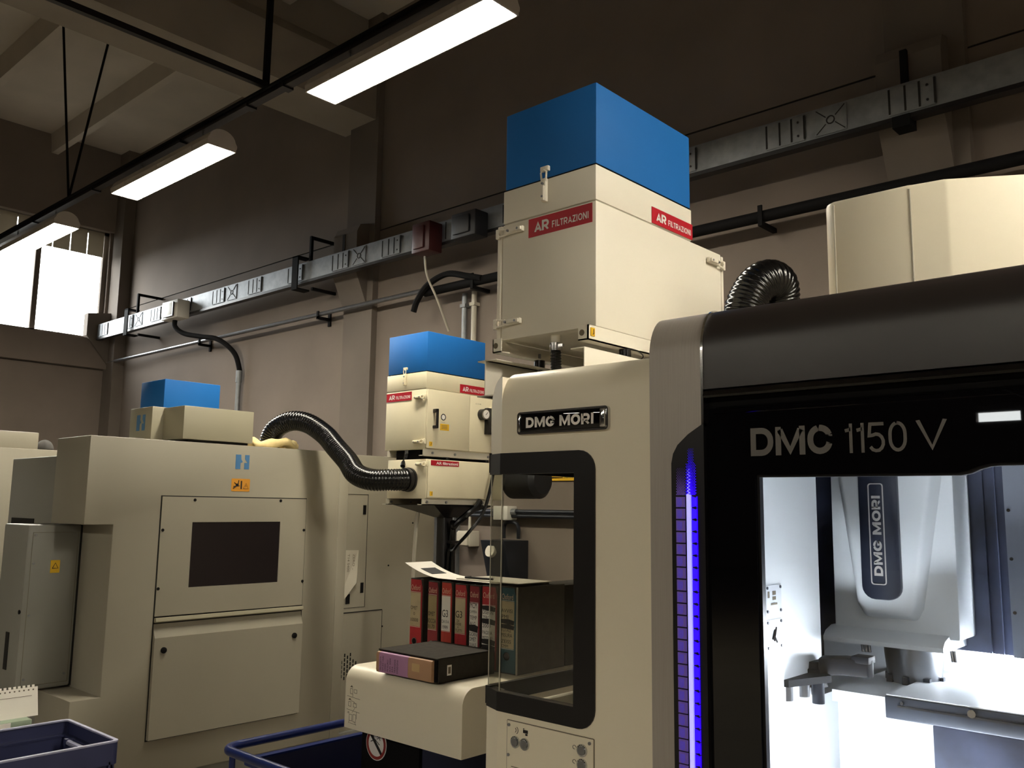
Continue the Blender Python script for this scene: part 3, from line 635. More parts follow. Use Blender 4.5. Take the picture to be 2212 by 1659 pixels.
def ar_label(p, o, right, w, h, name='AR', rest='FILTRAZIONI'):
    o, r = Vector(o), Vector(right); n = r.cross(Vector(ZU))
    q = MB().obox(o+r*(w/2)+Vector(ZU)*(h/2)+n*.0006, r*(w/2), n*.0006, Vector(ZU)*(h/2)).build('label', 'red_label', p)
    lab(q, 'red label with white lettering')
    if rest.isupper():
        logo_text('lettering', 'AR', q, o+r*(w*.10)+Vector(ZU)*(h*.22)+n*.0013, right, ZU, w*.235, h*.56, 'label_white', .22, .04)
        logo_text('lettering', rest, q, o+r*(w*.385)+Vector(ZU)*(h*.24)+n*.0013, right, ZU, w*.565, h*.36, 'label_white', .17, .13)
    else: text('lettering', 'AR '+rest, q, o+r*(w*.18)+Vector(ZU)*(h*.2)+n*.0013, right, ZU, w*.78, h*.56, 'label_white', .02)
    return q
def ar_body(p, x0, x1, y0, y1, y2, z0, zs, zb, zt, m):
    MB().box(x0+.004, x1-.002, y0+.004, y1-.003, zb+.005, zt).build('blue_cover', 'blue_paint', p, bevel=.004)
    box('gasket', 'black_rubber', p, x0+.006, x1-.004, y0+.006, y1-.005, zb-.002, zb+.008)
    MB().box(x0, x1, y0, y1, zs, zb).build('upper_body', m, p, bevel=.003)
    MB().box(x0-.001, x1+.001, y0-.001, y2, z0, zs-.004).build('lower_body', m, p, bevel=.004)
    box('seam', 'plastic_grey', p, x0+.004, x1-.004, y0+.004, y1-.004, zs-.006, zs+.002)
# unit on top of the machining centre
A = thing('mist_filter_unit', 'cream oil mist filter with blue top standing on the white machining centre', 'filter unit', (-1.68, 2.3, 1.957))
x0, x1, y0, y1, y2 = -1.868, -1.498, 2.0, 2.538, 2.732
ar_body(A, x0, x1, y0, y1, y2, 2.141, 2.521, 2.629, 2.888, 'cream_paint')
box('side_door', 'cream_paint', A, x0-.022, x0-.003, y0-.002, y2, 2.146, 2.516, bevel=.003)
box('end_door', 'cream_paint', A, x0, x1+.001, y2+.003, y2+.018, 2.146, 2.512, bevel=.003)
latch(A, (-1.812, y0-.001, 2.488), XR, ZU, (0, -1, 0), 'cream_paint'); latch(A, (-1.818, y0-.001, 2.194), XR, ZU, (0, -1, 0), 'cream_paint')
latch(A, (-1.688, y0-.001, 2.59), (0, 0, -1), XR, (0, -1, 0), 'cream_paint')
latch(A, (x1+.002, 2.665, 2.475), (0, -1, 0), ZU, XR, 'cream_paint')
ar_label(A, (-1.757, y0-.002, 2.453), XR, .248, .059); ar_label(A, (x1+.001, 2.293, 2.5235), YR, .247, .0535)
# rails, brackets, rubber mounts
for xr, s in ((-1.515, 1), (-1.852, -1)):
    r = MB().box(xr-.018, xr+.018, 1.962, 2.74, 2.096, 2.100).box(xr+s*.014, xr+s*.018, 1.962, 2.74, 2.096, 2.14).box(xr-.018, xr+.018, 1.962, 1.966, 2.096, 2.14).build('rail', 'cream_paint', A)
    cyl('rail_hole', 'ink_grey', r, (xr-.004, 1.9605, 2.118), (xr-.004, 1.9625, 2.118), .009, 12)
    k = MB().box(xr-.02, xr+.03, 1.93, 2.74, 2.066, 2.070).box(xr-.02 if s < 0 else xr+.026, xr-.016 if s < 0 else xr+.030, 1.93, 2.74, 1.957, 2.068).box(xr-.03, xr+.02, 1.93, 2.74, 1.957, 1.961).build('bracket', 'cream_paint', A, bevel=.0012)
    if s < 0: MB().box(xr-.05, xr-.0, 1.93, 2.74, 2.066, 2.070).box(xr-.05, xr, 1.93, 2.74, 1.957, 1.961).build('bracket_flange', 'cream_paint', A)
    for yy in (2.16, 2.6):
        q = cyl('rubber_mount', 'black_rubber', A, (xr+.006, yy, 2.070), (xr+.006, yy, 2.096), .018, 14)
        cyl('bolt', 'steel', q, (xr+.006, yy, 2.045), (xr+.006, yy, 2.118), .0045, 8); cyl('nut', 'steel', q, (xr+.006, yy, 2.052), (xr+.006, yy, 2.066), .009, 6)
tube('earth_wire', 'black_rubber', A, [(-1.496, 2.17, 2.098), (-1.488, 2.20, 2.094), (-1.484, 2.22, 2.08), (-1.488, 2.19, 2.06), (-1.495, 2.165, 2.056)], .0018, 5)
MB().box(x1-.0015, x1+.0045, 1.972, 1.990, 2.108, 2.132).build('hook_sticker', 'yellow_label', A)
text('hook_symbol', 'J', A, (x1+.0048, 1.977, 2.112), YR, ZU, .008, .016, 'ink')
cyl('drain_nipple', 'cream_paint', A, (-1.675, 2.035, 2.115), (-1.675, 2.035, 2.142), .015, 14)
cyl('hose_clamp', 'chrome', A, (-1.675, 2.035, 2.092), (-1.675, 2.035, 2.116), .0195, 16); box('clamp_screw', 'chrome', A, -1.655, -1.638, 2.02, 2.03, 2.10, 2.109)
def hose_mesh(pts, r, pitch, amp, n=20):
    P = resample(spline(pts, 40), pitch/4)
    return MB().tube(P, r, n, rf=lambda i: (r, r-amp*.45, r-amp, r-amp*.45)[i % 4])
hose_mesh([(-1.675, 2.035, 2.096), (-1.674, 2.035, 2.05), (-1.668, 2.033, 1.99), (-1.662, 2.03, 1.955)], .0175, .009, .003, 14).build('drain_hose', 'black_rubber', A, smooth=True)
# hose on the machining centre
H = thing('duct_hose', 'short glossy black ribbed hose arching between cream filter and white column cover', 'hose', (-1.4, 2.9, 2.04))
hose_mesh([(-1.60, 2.752, 2.20), (-1.54, 2.765, 2.21), (-1.475, 2.82, 2.279), (-1.459, 2.84, 2.35), (-1.434, 2.87, 2.418), (-1.408, 2.92, 2.450), (-1.402, 2.98, 2.436), (-1.420, 3.02, 2.365), (-1.455, 3.05, 2.284), (-1.49, 3.06, 2.10)], .074, .015, .0065, 28).build('tube', 'black_rubber', H, smooth=True)
MB().cyl((-1.60, 2.752, 2.20), (-1.572, 2.758, 2.204), .072, 24).build('collar', 'black_matte', H, smooth='auto')
# pedestal unit
B = thing('mist_filter_unit', 'cream oil mist filter with blue top on a black pedestal behind the binders', 'filter unit', (-4.06, 3.9, 0))
x0, x1, y0, y1, y2 = -4.358, -3.985, 3.6, 4.118, 4.30
ar_body(B, x0, x1, y0, y1, y2, 1.966, 2.338, 2.443, 2.695, 'aged_cream')
dB = box('side_door', 'aged_cream', B, x1+.001, x1+.014, y0+.002, 3.965, 1.972, 2.333, bevel=.003)
box('side_panel', 'aged_cream', B, x1+.001, x1+.011, 3.969, y2, 1.972, 2.328, bevel=.003)
for z in (2.285, 2.012): latch(B, (-4.045, y0-.001, z), (-1, 0, 0), ZU, (0, -1, 0), 'aged_cream', .07)
latch(B, (-4.175, y0-.001, 2.405), (0, 0, -1), XR, (0, -1, 0), 'aged_cream')
ar_label(B, (-4.354, y0-.002, 2.274), XR, .24, .053); ar_label(B, (x1+.001, 3.886, 2.34), YR, .226, .055)
hx = x1+.014
hn = MB().box(hx, hx+.042, 3.645, 3.660, 2.19, 2.213).box(hx, hx+.042, 3.645, 3.660, 2.093, 2.112).box(hx+.028, hx+.042, 3.645, 3.660, 2.1, 2.21).build('handle', 'black_satin', dB, bevel=.004)
cyl('glove_sticker', 'label_white', dB, (hx-.001, 3.735, 2.17), (hx+.001, 3.735, 2.17), .021, 20)
MB().ring([(3.735+.021*math.cos(q*.314), 2.17+.021*math.sin(q*.314)) for q in range(20)], [(3.735+.015*math.cos(q*.314), 2.17+.015*math.sin(q*.314)) for q in range(20)], 'x', hx+.0006, hx+.0016).build('sticker_ring', 'tap_blue', dB)
box('yellow_sticker', 'yellow_label', dB, hx-.001, hx+.001, 3.71, 3.785, 2.088, 2.128)
for k in range(3): box('sticker_line', 'ink_grey', dB, hx+.001, hx+.0014, 3.72, 3.77, 2.098+k*.009, 2.101+k*.009)
box('sticker_line', 'ink_grey', dB, hx, hx+.001, 3.715, 3.75, 2.138, 2.137)
q = box('hook_sticker', 'yellow_label', B, hx-.001, hx+.001, 3.622, 3.648, 1.985, 2.012); text('hook_symbol', 'J', q, (hx+.0012, 3.63, 1.99), YR, ZU, .009, .017, 'ink')
g = cyl('pressure_gauge', 'black_satin', B, (x1+.011, 4.075, 2.215), (x1+.05, 4.075, 2.215), .036, 24)
cyl('bezel', 'chrome', g, (x1+.045, 4.075, 2.215), (x1+.055, 4.075, 2.215), .034, 24); cyl('dial', 'label_white', g, (x1+.0545, 4.075, 2.215), (x1+.056, 4.075, 2.215), .028, 24)
MB().obox((x1+.0565, 4.079, 2.219), (.0004, 0, 0), (0, .009, .009), (0, -.0012, .0012)).build('needle', 'ink', g)
box('switch_box', 'aged_cream', B, x1+.012, x1+.06, 4.14, 4.25, 2.10, 2.27, bevel=.004); box('switch_back', 'black_satin', B, x1+.010, x1+.04, 4.105, 4.145, 2.09, 2.26)
text('handwriting', 'C S W', B, (x1+.0115, 4.02, 2.277), YR, ZU, .05, .008, 'ink')
# coupling between the two boxes
for xr in (-4.33, -4.0):
    r = MB().box(xr-.02, xr+.02, 3.585, 4.26, 1.925, 1.930).box(xr+.014, xr+.018, 3.585, 4.26, 1.925, 1.966).build('rail', 'plastic_grey', B)
    for yy in (3.66, 3.85, 4.15): cyl('bolt', 'steel', r, (xr+.018, yy, 1.945), (xr+.026, yy, 1.945), .008, 6)
    for yy in (3.8, 4.15): cyl('rubber_mount', 'black_rubber', B, (xr, yy, 1.906), (xr, yy, 1.926), .02, 10)
    r = MB().box(xr-.02, xr+.022, 3.585, 4.2, 1.63, 1.635).box(xr+.016, xr+.022, 3.585, 4.2, 1.63, 1.668).build('rail', 'plastic_grey', B)
    for yy in (3.62, 3.78, 4.1): cyl('bolt', 'steel', r, (xr+.022, yy, 1.648), (xr+.03, yy, 1.648), .008, 6)
box('spacer', 'black_matte', B, -4.28, -4.06, 3.63, 4.2, 1.906, 1.966)
lb_ = MB().box(-4.325, -3.965, 3.6, 4.28, 1.668, 1.906).build('lower_box', 'aged_cream', B, bevel=.004)
box('box_lid', 'aged_cream', B, -3.964, -3.954, 3.604, 4.25, 1.674, 1.902, bevel=.002)
latch(B, (-4.015, 3.599, 1.875), (-1, 0, 0), ZU, (0, -1, 0), 'aged_cream', .07)
ar_label(B, (-3.953, 3.625, 1.868), YR, .235, .032, rest='filtrazioni')
q = box('hook_sticker', 'yellow_label', B, -3.955, -3.952, 3.622, 3.645, 1.685, 1.712); text('hook_symbol', 'J', q, (-3.9515, 3.63, 1.69), YR, ZU, .008, .017, 'ink')
cyl('drain_nipple', 'steel', B, (-4.18, 3.63, 1.925), (-4.18, 3.63, 1.966), .014, 10)
tube('drain_elbow', 'black_rubber', B, [(-4.18, 3.63, 1.945), (-4.18, 3.625, 1.91), (-4.175, 3.60, 1.885), (-4.165, 3.585, 1.865)], .016, 10)
cyl('inlet_collar', 'black_satin', B, (-4.115, 3.585, 1.782), (-4.115, 3.60, 1.782), .074, 28)
MB().add([(-4.30, 3.63, 1.63), (-3.92, 3.63, 1.63), (-3.92, 4.15, 1.63), (-4.30, 4.15, 1.63), (-4.14, 3.84, 1.555), (-4.05, 3.84, 1.555), (-4.05, 3.935, 1.555), (-4.14, 3.935, 1.555)],
         [(0, 1, 2, 3), (4, 5, 6, 7), (0, 1, 5, 4), (1, 2, 6, 5), (2, 3, 7, 6), (3, 0, 4, 7)]).build('top_flange', 'black_satin', B)
box('post', 'black_satin', B, -4.13, -4.06, 3.85, 3.925, .02, 1.60, bevel=.004); box('foot_plate', 'black_satin', B, -4.35, -3.78, 3.62, 4.2, 0, .02)
tube('cable', 'black_rubber', B, [(-3.925, 4.17, 2.1), (-3.915, 4.15, 1.95), (-3.905, 4.10, 1.75), (-3.905, 4.03, 1.58), (-3.93, 3.93, 1.46), (-4.0, 3.88, 1.36), (-4.045, 3.87, 1.25), (-4.045, 3.87, .3)], .011, 8)
tube('drain_pipe', 'black_rubber', B, [(-3.93, 4.03, 1.66), (-3.925, 3.99, 1.62), (-3.94, 3.92, 1.57), (-4.0, 3.88, 1.5), (-4.035, 3.90, 1.42), (-4.035, 3.905, .3)], .02, 10)
box('pipe_clip', 'black_satin', B, -4.065, -4.01, 3.87, 3.93, 1.395, 1.412)
H = thing('duct_hose', 'long black ribbed hose curving from the beige machine into the pedestal filter', 'hose', (-4.7, 3.4, 1.98))
hose_mesh([(-5.10, 3.235, 1.985), (-5.095, 3.235, 2.05), (-5.05, 3.25, 2.12), (-4.96, 3.30, 2.165), (-4.86, 3.36, 2.15), (-4.74, 3.41, 2.075), (-4.62, 3.41, 1.99), (-4.48, 3.405, 1.895), (-4.36, 3.38, 1.815), (-4.24, 3.40, 1.778), (-4.15, 3.47, 1.778), (-4.118, 3.55, 1.781), (-4.115, 3.588, 1.782)], .067, .0165, .006, 24).build('tube', 'black_rubber', H, smooth=True)
MB().cyl((-4.115, 3.555, 1.782), (-4.115, 3.584, 1.782), .0705, 28).build('collar', 'black_satin', H, smooth='auto')

# ------------------------------------------------------------------ beige machine on the left
L = thing('grinding_machine', 'big beige machine with blue H logo and dark window, below the long hose', 'machine', (-5.5, 3.0, 0))
MB().prism([(2.0, .12), (3.735, .12), (3.735, 1.98), (2.0, 1.98), (2.0, 1.5), (2.157, 1.5), (2.157, .59), (2.0, .59)], 'x', -5.35, -4.9).build('housing', 'machine_beige', L, bevel=.004)
box('plinth', 'machine_grey', L, -6.35, -4.95, 2.05, 4.6, 0, .12)
box('rear_housing', 'machine_grey', L, -6.33, -5.352, 2.1, 4.6, .12, 1.893, bevel=.004)
box('recess', 'joint_dark', L, -6.25, -5.88, 2.094, 2.101, 1.44, 1.515)
rx = box('end_housing', 'machine_beige', L, -5.35, -4.98, 3.738, 4.62, .12, 1.975, bevel=.004)
box('corner_post', 'machine_beige', L, -5.0, -4.895, 3.66, 3.737, .12, 1.982, bevel=.004)
XF = -4.9
bk = box('gap', 'joint_dark', L, XF, XF+.0012, 2.418, 3.406, .316, 1.664)
pn = MB().ring([(2.424, .989), (3.40, .986), (3.40, 1.658), (2.424, 1.658)], [(2.615, 1.139), (3.21, 1.139), (3.21, 1.514), (2.615, 1.512)], 'x', XF+.0012, XF+.007).build('window_panel', 'machine_beige', L)
box('window_pane', 'dark_window', pn, XF+.0014, XF+.004, 2.61, 3.215, 1.134, 1.518)
for y, z in ((2.622, 1.641), (2.437, 1.468), (2.433, 1.141), (3.389, 1.459), (3.395, 1.135), (3.205, 1.645)): cyl('screw', 'black_matte', pn, (XF+.006, y, z), (XF+.010, y, z), .009, 10)
lp2 = MB(); lp2.add([(x, y, z) for y in (2.424, 3.40) for x, z in ((XF+.001, .956), (XF+.022, .956), (XF+.028, .962), (XF+.024, .980), (XF+.001, .980))], [(0, 1, 2, 3, 4), (9, 8, 7, 6, 5)]+[(i, (i+1) % 5, 5+(i+1) % 5, 5+i) for i in range(5)])
lp2.build('door_lip', 'machine_beige_light', L)
dl = MB(); P5 = ((XF+.001, .325), (XF+.026, .325), (XF+.026, .872), (XF+.0025, .925), (XF+.001, .950))
dl.add([(x, y, z) for y in (2.424, 3.40) for x, z in P5], [(0, 1, 2, 3, 4), (9, 8, 7, 6, 5)]+[(i, (i+1) % 5, 5+(i+1) % 5, 5+i) for i in range(5)])
dl = dl.build('lower_door', 'machine_beige', L)
for y in (2.479, 3.339): MB().tube([(XF+x, y, .803) for x in (.025, .035, .038, .039)], .016, 14, rf=lambda i: (.017, .017, .013, .004)[i]).build('knob', 'black_matte', dl, smooth='auto')
def h_logo(p, o, right, w, h):
    o, r, u = Vector(o), Vector(right), Vector(ZU); n = r.cross(u); G = MB()
    def poly(pts): G.add([o+r*(a*w)+u*(b*h)+n*t for t in (0, .0012) for a, b in pts], [tuple(range(len(pts))), tuple(range(2*len(pts)-1, len(pts)-1, -1))]+[(i, (i+1) % len(pts), len(pts)+(i+1) % len(pts), len(pts)+i) for i in range(len(pts))])
    poly([(0, 0), (.36, 0), (.36, .42), (.52, .5), (.40, .68), (.38, 1), (0, 1)])
    poly([(.64, 0), (1, 0), (1, 1), (.68, 1), (.68, .70), (.88, .44), (.64, .44)])
    q = G.build('logo', 'blue_logo', p); return lab(q, 'blue letter H logo')
h_logo(L, (XF+.0004, 2.876, 1.834), YR, .094, .088)
q = MB().prism(rrect(2.856, 2.982, 1.698, 1.775, .006), 'x', XF, XF+.0015).build('warning_sticker', 'orange_label', L)
MB().box(XF+.0015, XF+.002, 2.918, 2.928, 1.712, 1.762).box(XF+.0015, XF+.002, 2.885, 2.905, 1.728, 1.745).tube([(XF+.002, 2.868, 1.715), (XF+.002, 2.90, 1.735), (XF+.002, 2.875, 1.75)], .003, 4).tube([(XF+.002, 2.905, 1.765), (XF+.002, 2.90, 1.74)], .003, 4).tube([(XF+.002, 2.87, 1.727), (XF+.002, 2.912, 1.732)], .002, 4).build('pictogram', 'ink', q)
MB().tube([(XF+.0018, 2.938, 1.715), (XF+.0018, 2.972, 1.715), (XF+.0018, 2.955, 1.748), (XF+.0018, 2.938, 1.715)], .0012, 4).tube([(XF+.0018, 2.955, 1.724), (XF+.0018, 2.955, 1.738)], .0015, 4).build('pictogram', 'ink', q)
# end housing details
xe = -4.98
MB().ring([(3.742, .925), (3.978, .925), (3.978, 1.70), (3.742, 1.70)], [(3.745, .928), (3.975, .928), (3.975, 1.697), (3.745, 1.697)], 'x', xe, xe+.002).build('panel_seam', 'joint_dark', rx)
box('panel_seam', 'joint_dark', rx, xe, xe+.003, 3.742, 4.135, .892, .899); box('panel_seam', 'joint_dark', rx, xe, xe+.0015, 4.135, 4.1375, .2, .892)
for y, z0, z1 in ((3.948, 1.56, 1.625), (3.948, 1.022, 1.092)): box('slot', 'black_matte', rx, xe, xe+.003, y-.013, y+.013, z0, z1)
box('slot', 'black_matte', rx, xe, xe+.003, 3.812, 3.846, .955, 1.02)
pp = MB().add([(xe+.004, 3.745, 1.318), (xe+.006, 3.905, 1.315), (xe+.006, 3.905, 1.13), (xe+.02, 3.885, 1.095), (xe+.012, 3.79, .985), (xe+.004, 3.745, .975)], [(0, 1, 2, 3, 4, 5)]).build('taped_notes', 'plastic_grey', rx)
lab(pp, 'creased paper note taped to the machine')
for k, s in enumerate(('ZERO 31', 'T14 S400', 'FEED 12')): text('handwriting', s, rx, (xe+.0075, 3.855-k*.045, 1.29), (0, 0, -1), YR, .12, .018, 'ink_grey')
k2 = 0
for r in range(6):
    for c in range(7):
        if abs(r-2.5)+abs(c-3)*1.0 < 4.2:
            y = 3.775+c*.024; z = .615-r*.030-(c % 2)*.015
            MB().box(xe, xe+.002, y-.0045, y+.0045, z-.011, z+.011).build('vent_slot', 'black_matte', rx)
for y, z in ((4.18, 1.2), (4.14, .78), (4.4, 1.5)): cyl('screw', 'black_matte', rx, (xe, y, z), (xe+.004, y, z), .006, 8)
# side cabinet hanging in the notch
cb = box('side_cabinet', 'machine_grey', L, -5.66, -5.29, 1.863, 2.150, .60, 1.492, bevel=.012)
box('cabinet_gap', 'joint_dark', cb, -5.60, -5.292, 2.149, 2.158, .60, 1.49)
MB().ring([(1.89, .625), (2.135, .625), (2.135, 1.45), (1.89, 1.45)], [(1.892, .627), (2.133, .627), (2.133, 1.448), (1.892, 1.448)], 'x', -5.291, -5.2892).build('panel_seam', 'ink_grey', cb)
for y, z in ((1.905, 1.435), (1.905, 1.28), (1.905, .66), (2.115, .67), (1.905, 1.0)): cyl('screw', 'steel', cb, (-5.291, y, z), (-5.286, y, z), .007, 8)
q = box('warning_sticker', 'yellow_label', cb, -5.29, -5.288, 1.995, 2.045, 1.225, 1.295)
MB().tube([(-5.287, 2.005, 1.25), (-5.287, 2.036, 1.25), (-5.287, 2.02, 1.28), (-5.287, 2.005, 1.25)], .002, 4).build('pictogram', 'ink', q)
box('slot_handle', 'joint_dark', cb, -5.475, -5.43, 1.858, 1.866, .70, .90); cyl('lock', 'black_matte', cb, (-5.31, 1.858, 1.02), (-5.31, 1.866, 1.02), .012, 10)
# raised housing with H logo
hb = MB().box(-5.50, -5.205, 2.477, 3.02, 1.985, 2.203).box(-5.30, -4.95, 2.55, 3.016, 2.0, 2.198).build('raised_housing', 'machine_beige_light', L, bevel=.003)
h_logo(hb, (-5.402, 2.4765, 2.060), XR, .112, .098)
box('housing_gap_shade', 'joint_dark', hb, -5.25, -4.98, 2.60, 3.0, 1.979, 2.0)  # dark block stands in for the shade under the raised housing
box('air_filter_cover', 'blue_paint', None, -5.62, -5.30, 2.59, 2.97, 2.2035, 2.394, bevel=.004)
tag(bpy.data.objects['air_filter_cover'], 'small plain blue box on top of the beige H-logo machine', 'filter unit')
def blob(name, label, cat, m, cx, cy, cz, rx_, ry_, rz_, seed, n=28, k=9, rough=.2):
    rnd = random.Random(seed); b = MB(); ph = [rnd.random()*6.28 for _ in range(8)]; V = []
    for i in range(k+1):
        a = math.pi/2*i/k
        for j in range(n):
            t = 2*math.pi*j/n
            w = 1+rough*(math.sin(3*t+ph[0]+a*2)*.5+math.sin(5*t+ph[1]-a*3)*.35+math.sin(9*t+ph[2]+a*5)*.2)
            h = math.sin(a)*(1+rough*(math.sin(4*t+ph[3]+a*6)*.6+math.sin(7*t+ph[4])*.4)*math.cos(a))
            V.append((cx+rx_*math.cos(a)*math.cos(t)*w, cy+ry_*math.cos(a)*math.sin(t)*w, cz+rz_*max(h, 0)))
    Fc = [tuple(range(n-1, -1, -1))]
    for i in range(k):
        Fc += [(i*n+j, i*n+(j+1) % n, (i+1)*n+(j+1) % n, (i+1)*n+j) for j in range(n)]
    return tag(b.add(V, Fc).build(name, m, None, smooth=True), label, cat)
# cream rag tied round the foot of the hose: a torus-like bundle
rg = MB(); n1, n2 = 40, 12; V = []
for i in range(n1):
    t = 2*math.pi*i/n1
    for j in range(n2):
        p = 2*math.pi*j/n2; rr = .034+.008*math.sin(5*t+p*2)+.005*math.sin(11*t-p)
        R_ = .108+.022*math.sin(2*t+.6)+.008*math.sin(7*t)
        V.append((-5.10+(R_+rr*math.cos(p))*math.cos(t)*.9, 3.235+(R_+rr*math.cos(p))*math.sin(t)*1.35, 2.010+max(-.028, rr*.85*math.sin(p))+.010*math.sin(3*t+1)+.006*math.sin(8*t)))
rg.add(V, [(i*n2+j, ((i+1) % n1)*n2+j, ((i+1) % n1)*n2+(j+1) % n2, i*n2+(j+1) % n2) for i in range(n1) for j in range(n2)])
tag(rg.build('rag', 'rag_cream', None, smooth=True), 'crumpled cream rag wrapped around the foot of the long hose', 'rag')
# machine further back
L2 = thing('background_machine', 'pale machine partly seen behind the beige machine at the left edge', 'machine', (-8.2, 2.0, 0))
box('housing', 'machine_beige', L2, -8.6, -7.5, .6, 2.83, 0, 2.03, bevel=.006)
box('top_box', 'machine_beige', L2, -8.5, -7.56, 1.0, 2.68, 2.03, 2.165, bevel=.006)
box('front_shield', 'machine_grey', L2, -7.5, -6.9, 1.7, 2.13, 0, 1.92, bevel=.006)
blob('dust_cloth', 'dark grey cloth heap on top of the background machine', 'cloth', 'cloth_dark', -7.63, 2.755, 2.031, .09, .065, .085, 3, rough=.06)

# ------------------------------------------------------------------ white cover with binders
Cv = thing('conveyor_cover', 'white sheet metal cover with rounded top edge, carrying the row of binders', 'cabinet', (-2.42, 2.6, 0))
r = .055
pf = [(2.11, .812)] + [(2.11+r-r*math.cos(math.radians(a)), 1.03-r+r*math.sin(math.radians(a))) for a in range(0, 91, 9)] + [(3.05, 1.03), (3.05, .812)]
MB().prism(pf, 'x', -2.735, -2.12).build('cover', 'white_paint', Cv, smooth='auto')
box('column', 'black_matte', Cv, -2.65, -2.2, 2.78, 3.0, 0, .812); 
hp = box('hanging_panel', 'black_matte', Cv, -2.74, -2.42, 2.20, 2.215, .60, .812)
sc_, sr = (-2.655, .805), .056
def disc(name, m, y0, y1, ro, ri, par, n=30, zmax=None):
    po = [(sc_[0]+ro*math.cos(q*2*math.pi/n), sc_[1]+ro*math.sin(q*2*math.pi/n)-.055) for q in range(n)]
    if ri: return MB().ring(po, [(sc_[0]+ri*math.cos(q*2*math.pi/n), sc_[1]+ri*math.sin(q*2*math.pi/n)-.055) for q in range(n)], 'y', y0, y1).build(name, m, par)
    return prism(name, m, par, po, 'y', y0, y1)
st = disc('prohibition_sticker', 'label_white', 2.198, 2.2005, .058, 0, hp); disc('sticker_ring', 'sticker_red', 2.1972, 2.1985, .055, .044, hp)
MB().obox((sc_[0], 2.1975, sc_[1]-.055), (.031, 0, -.031), (0, .0006, 0), (.004, 0, .004)).build('sticker_bar', 'ink', hp)
MB().tube([(sc_[0]-.03, 2.197, .755), (sc_[0]-.005, 2.197, .765), (sc_[0]+.02, 2.197, .75)], .0016, 4).tube([(sc_[0]-.02, 2.197, .77), (sc_[0]-.01, 2.197, .785)], .0016, 4).build('pictogram', 'ink', hp)
for k in range(3): MB().tube([(sc_[0]+.005, 2.197, .768+k*.008), (sc_[0]+.015, 2.197, .775+k*.008), (sc_[0]+.024, 2.197, .766+k*.008)], .0012, 4).build('pictogram', 'ink', hp)
sk = MB()
def seg(a, b, w=.0007): sk.tube([(-2.735+a[0], 2.1093, .82+a[1]), (-2.735+b[0], 2.1093, .82+b[1])], w, 4)
def rc(x, z, w, h): seg((x, z), (x+w, z)); seg((x+w, z), (x+w, z+h)); seg((x+w, z+h), (x, z+h)); seg((x, z+h), (x, z))
for zz, w in ((.105, .075), (.058, .075)): seg((.012, zz), (.012+w, zz-.004))
rc(.03, .115, .014, .018); rc(.022, .07, .014, .016); rc(.052, .12, .016, .012); rc(.05, .07, .018, .014); rc(.028, .02, .016, .022); rc(.05, .018, .016, .026); rc(.02, .045, .006, .005)
for a in ((.037, .138), (.029, .092)):
    sk.prism([(-2.735+a[0]-.008, .82+a[1]), (-2.735+a[0]+.008, .82+a[1]), (-2.735+a[0], .82+a[1]+.007)], 'y', 2.1085, 2.1095)
seg((.036, .09), (.055, .088)); seg((.055, .088), (.062, .08)); seg((.045, .105), (.045, .115)); seg((.058, .02), (.07, .008)); seg((.03, .012), (.066, .01)); seg((.045, .05), (.06, .068)); seg((.024, .01), (.03, .02)); seg((.07, .03), (.07, .055))
sk.build('printed_diagram', 'ink_grey', Cv)
ZB = 1.0305
def binder(name, label, x0, x1, h, spine, paperm, lines, cut=(.82, .39), tilt=0, ringz=.20, side='binder_black', scrib=None, dark=False):
    y0, d = 2.42, .27; w = x1-x0
    t = thing(name, label, 'binder', ((x0+x1)/2, y0+d/2, ZB), 'lever arch binders standing in a row')
    MB().box(x0, x0+.004, y0, y0+d, ZB, ZB+h).box(x1-.004, x1, y0, y0+d, ZB, ZB+h).box(x0, x1, y0, y0+.004, ZB, ZB+h).build('cover', side, t, bevel=.0015, seg=1)
    box('pages', 'paper_aged', t, x0+.006, x1-.012, y0+.012, y0+d-.012, ZB+.008, ZB+h-.022)
    sp = box('spine', spine, t, x0+.002, x1-.006, y0-.0012, y0, ZB+.004, ZB+h-.004)
    zl, zh = ZB+h*cut[1], ZB+h*cut[0]
    p = box('spine_paper', paperm, t, x0+.003, x1-.013, y0-.002, y0-.001, zl, zh)
    for z in (zl-.003, zh+.002): box('stripe', 'paper', t, x0+.003, x1-.013, y0-.0018, y0-.001, z, z+.0012)
    text('title', 'Oxford', t, (x0+w*.08, y0-.0016, ZB+h*.85), XR, ZU, w*.70, .0205, 'binder_title' if 'binder_title' in MATS else 'label_white', .0)
    for s, fx, fz, ww, hh in lines:
        text('handwriting', s, t, (x0+w*fx, y0-.0024, ZB+h*fz), XR, ZU, w*ww, hh, 'ink')
    for fz, hh in (scrib or ()):
        MB().prism([(x0+.004, ZB+h*fz), (x1-.014, ZB+h*fz-.004), (x1-.012, ZB+h*fz+hh-.003), (x0+w*.5, ZB+h*fz+hh+.002), (x0+.003, ZB+h*fz+hh)], 'y', y0-.0026, y0-.0018).build('scribble', 'ink', t)
    cx_ = x0+w*.42; cz_ = ZB+h*ringz
    q = cyl('finger_hole', 'black_matte', t, (cx_, y0-.003, cz_), (cx_, y0-.001, cz_), .0125, 18)
    MB().ring([(cx_+.0145*math.cos(a*.349), cz_+.0145*math.sin(a*.349)) for a in range(18)], [(cx_+.012*math.cos(a*.349), cz_+.012*math.sin(a*.349)) for a in range(18)], 'y', y0-.0036, y0-.001).build('eyelet', 'chrome', q)
    return t
mat('binder_title', '#d8b49a', .6)
binder('binder', 'crimson binder at the left end of the row, dark gap on its right', -2.738, -2.663, .305, 'binder_red', 'paper_aged', [('OMET', .08, .60, .52, .014), ('O', .3, .53, .12, .011), ('10000', .08, .45, .6, .013)])
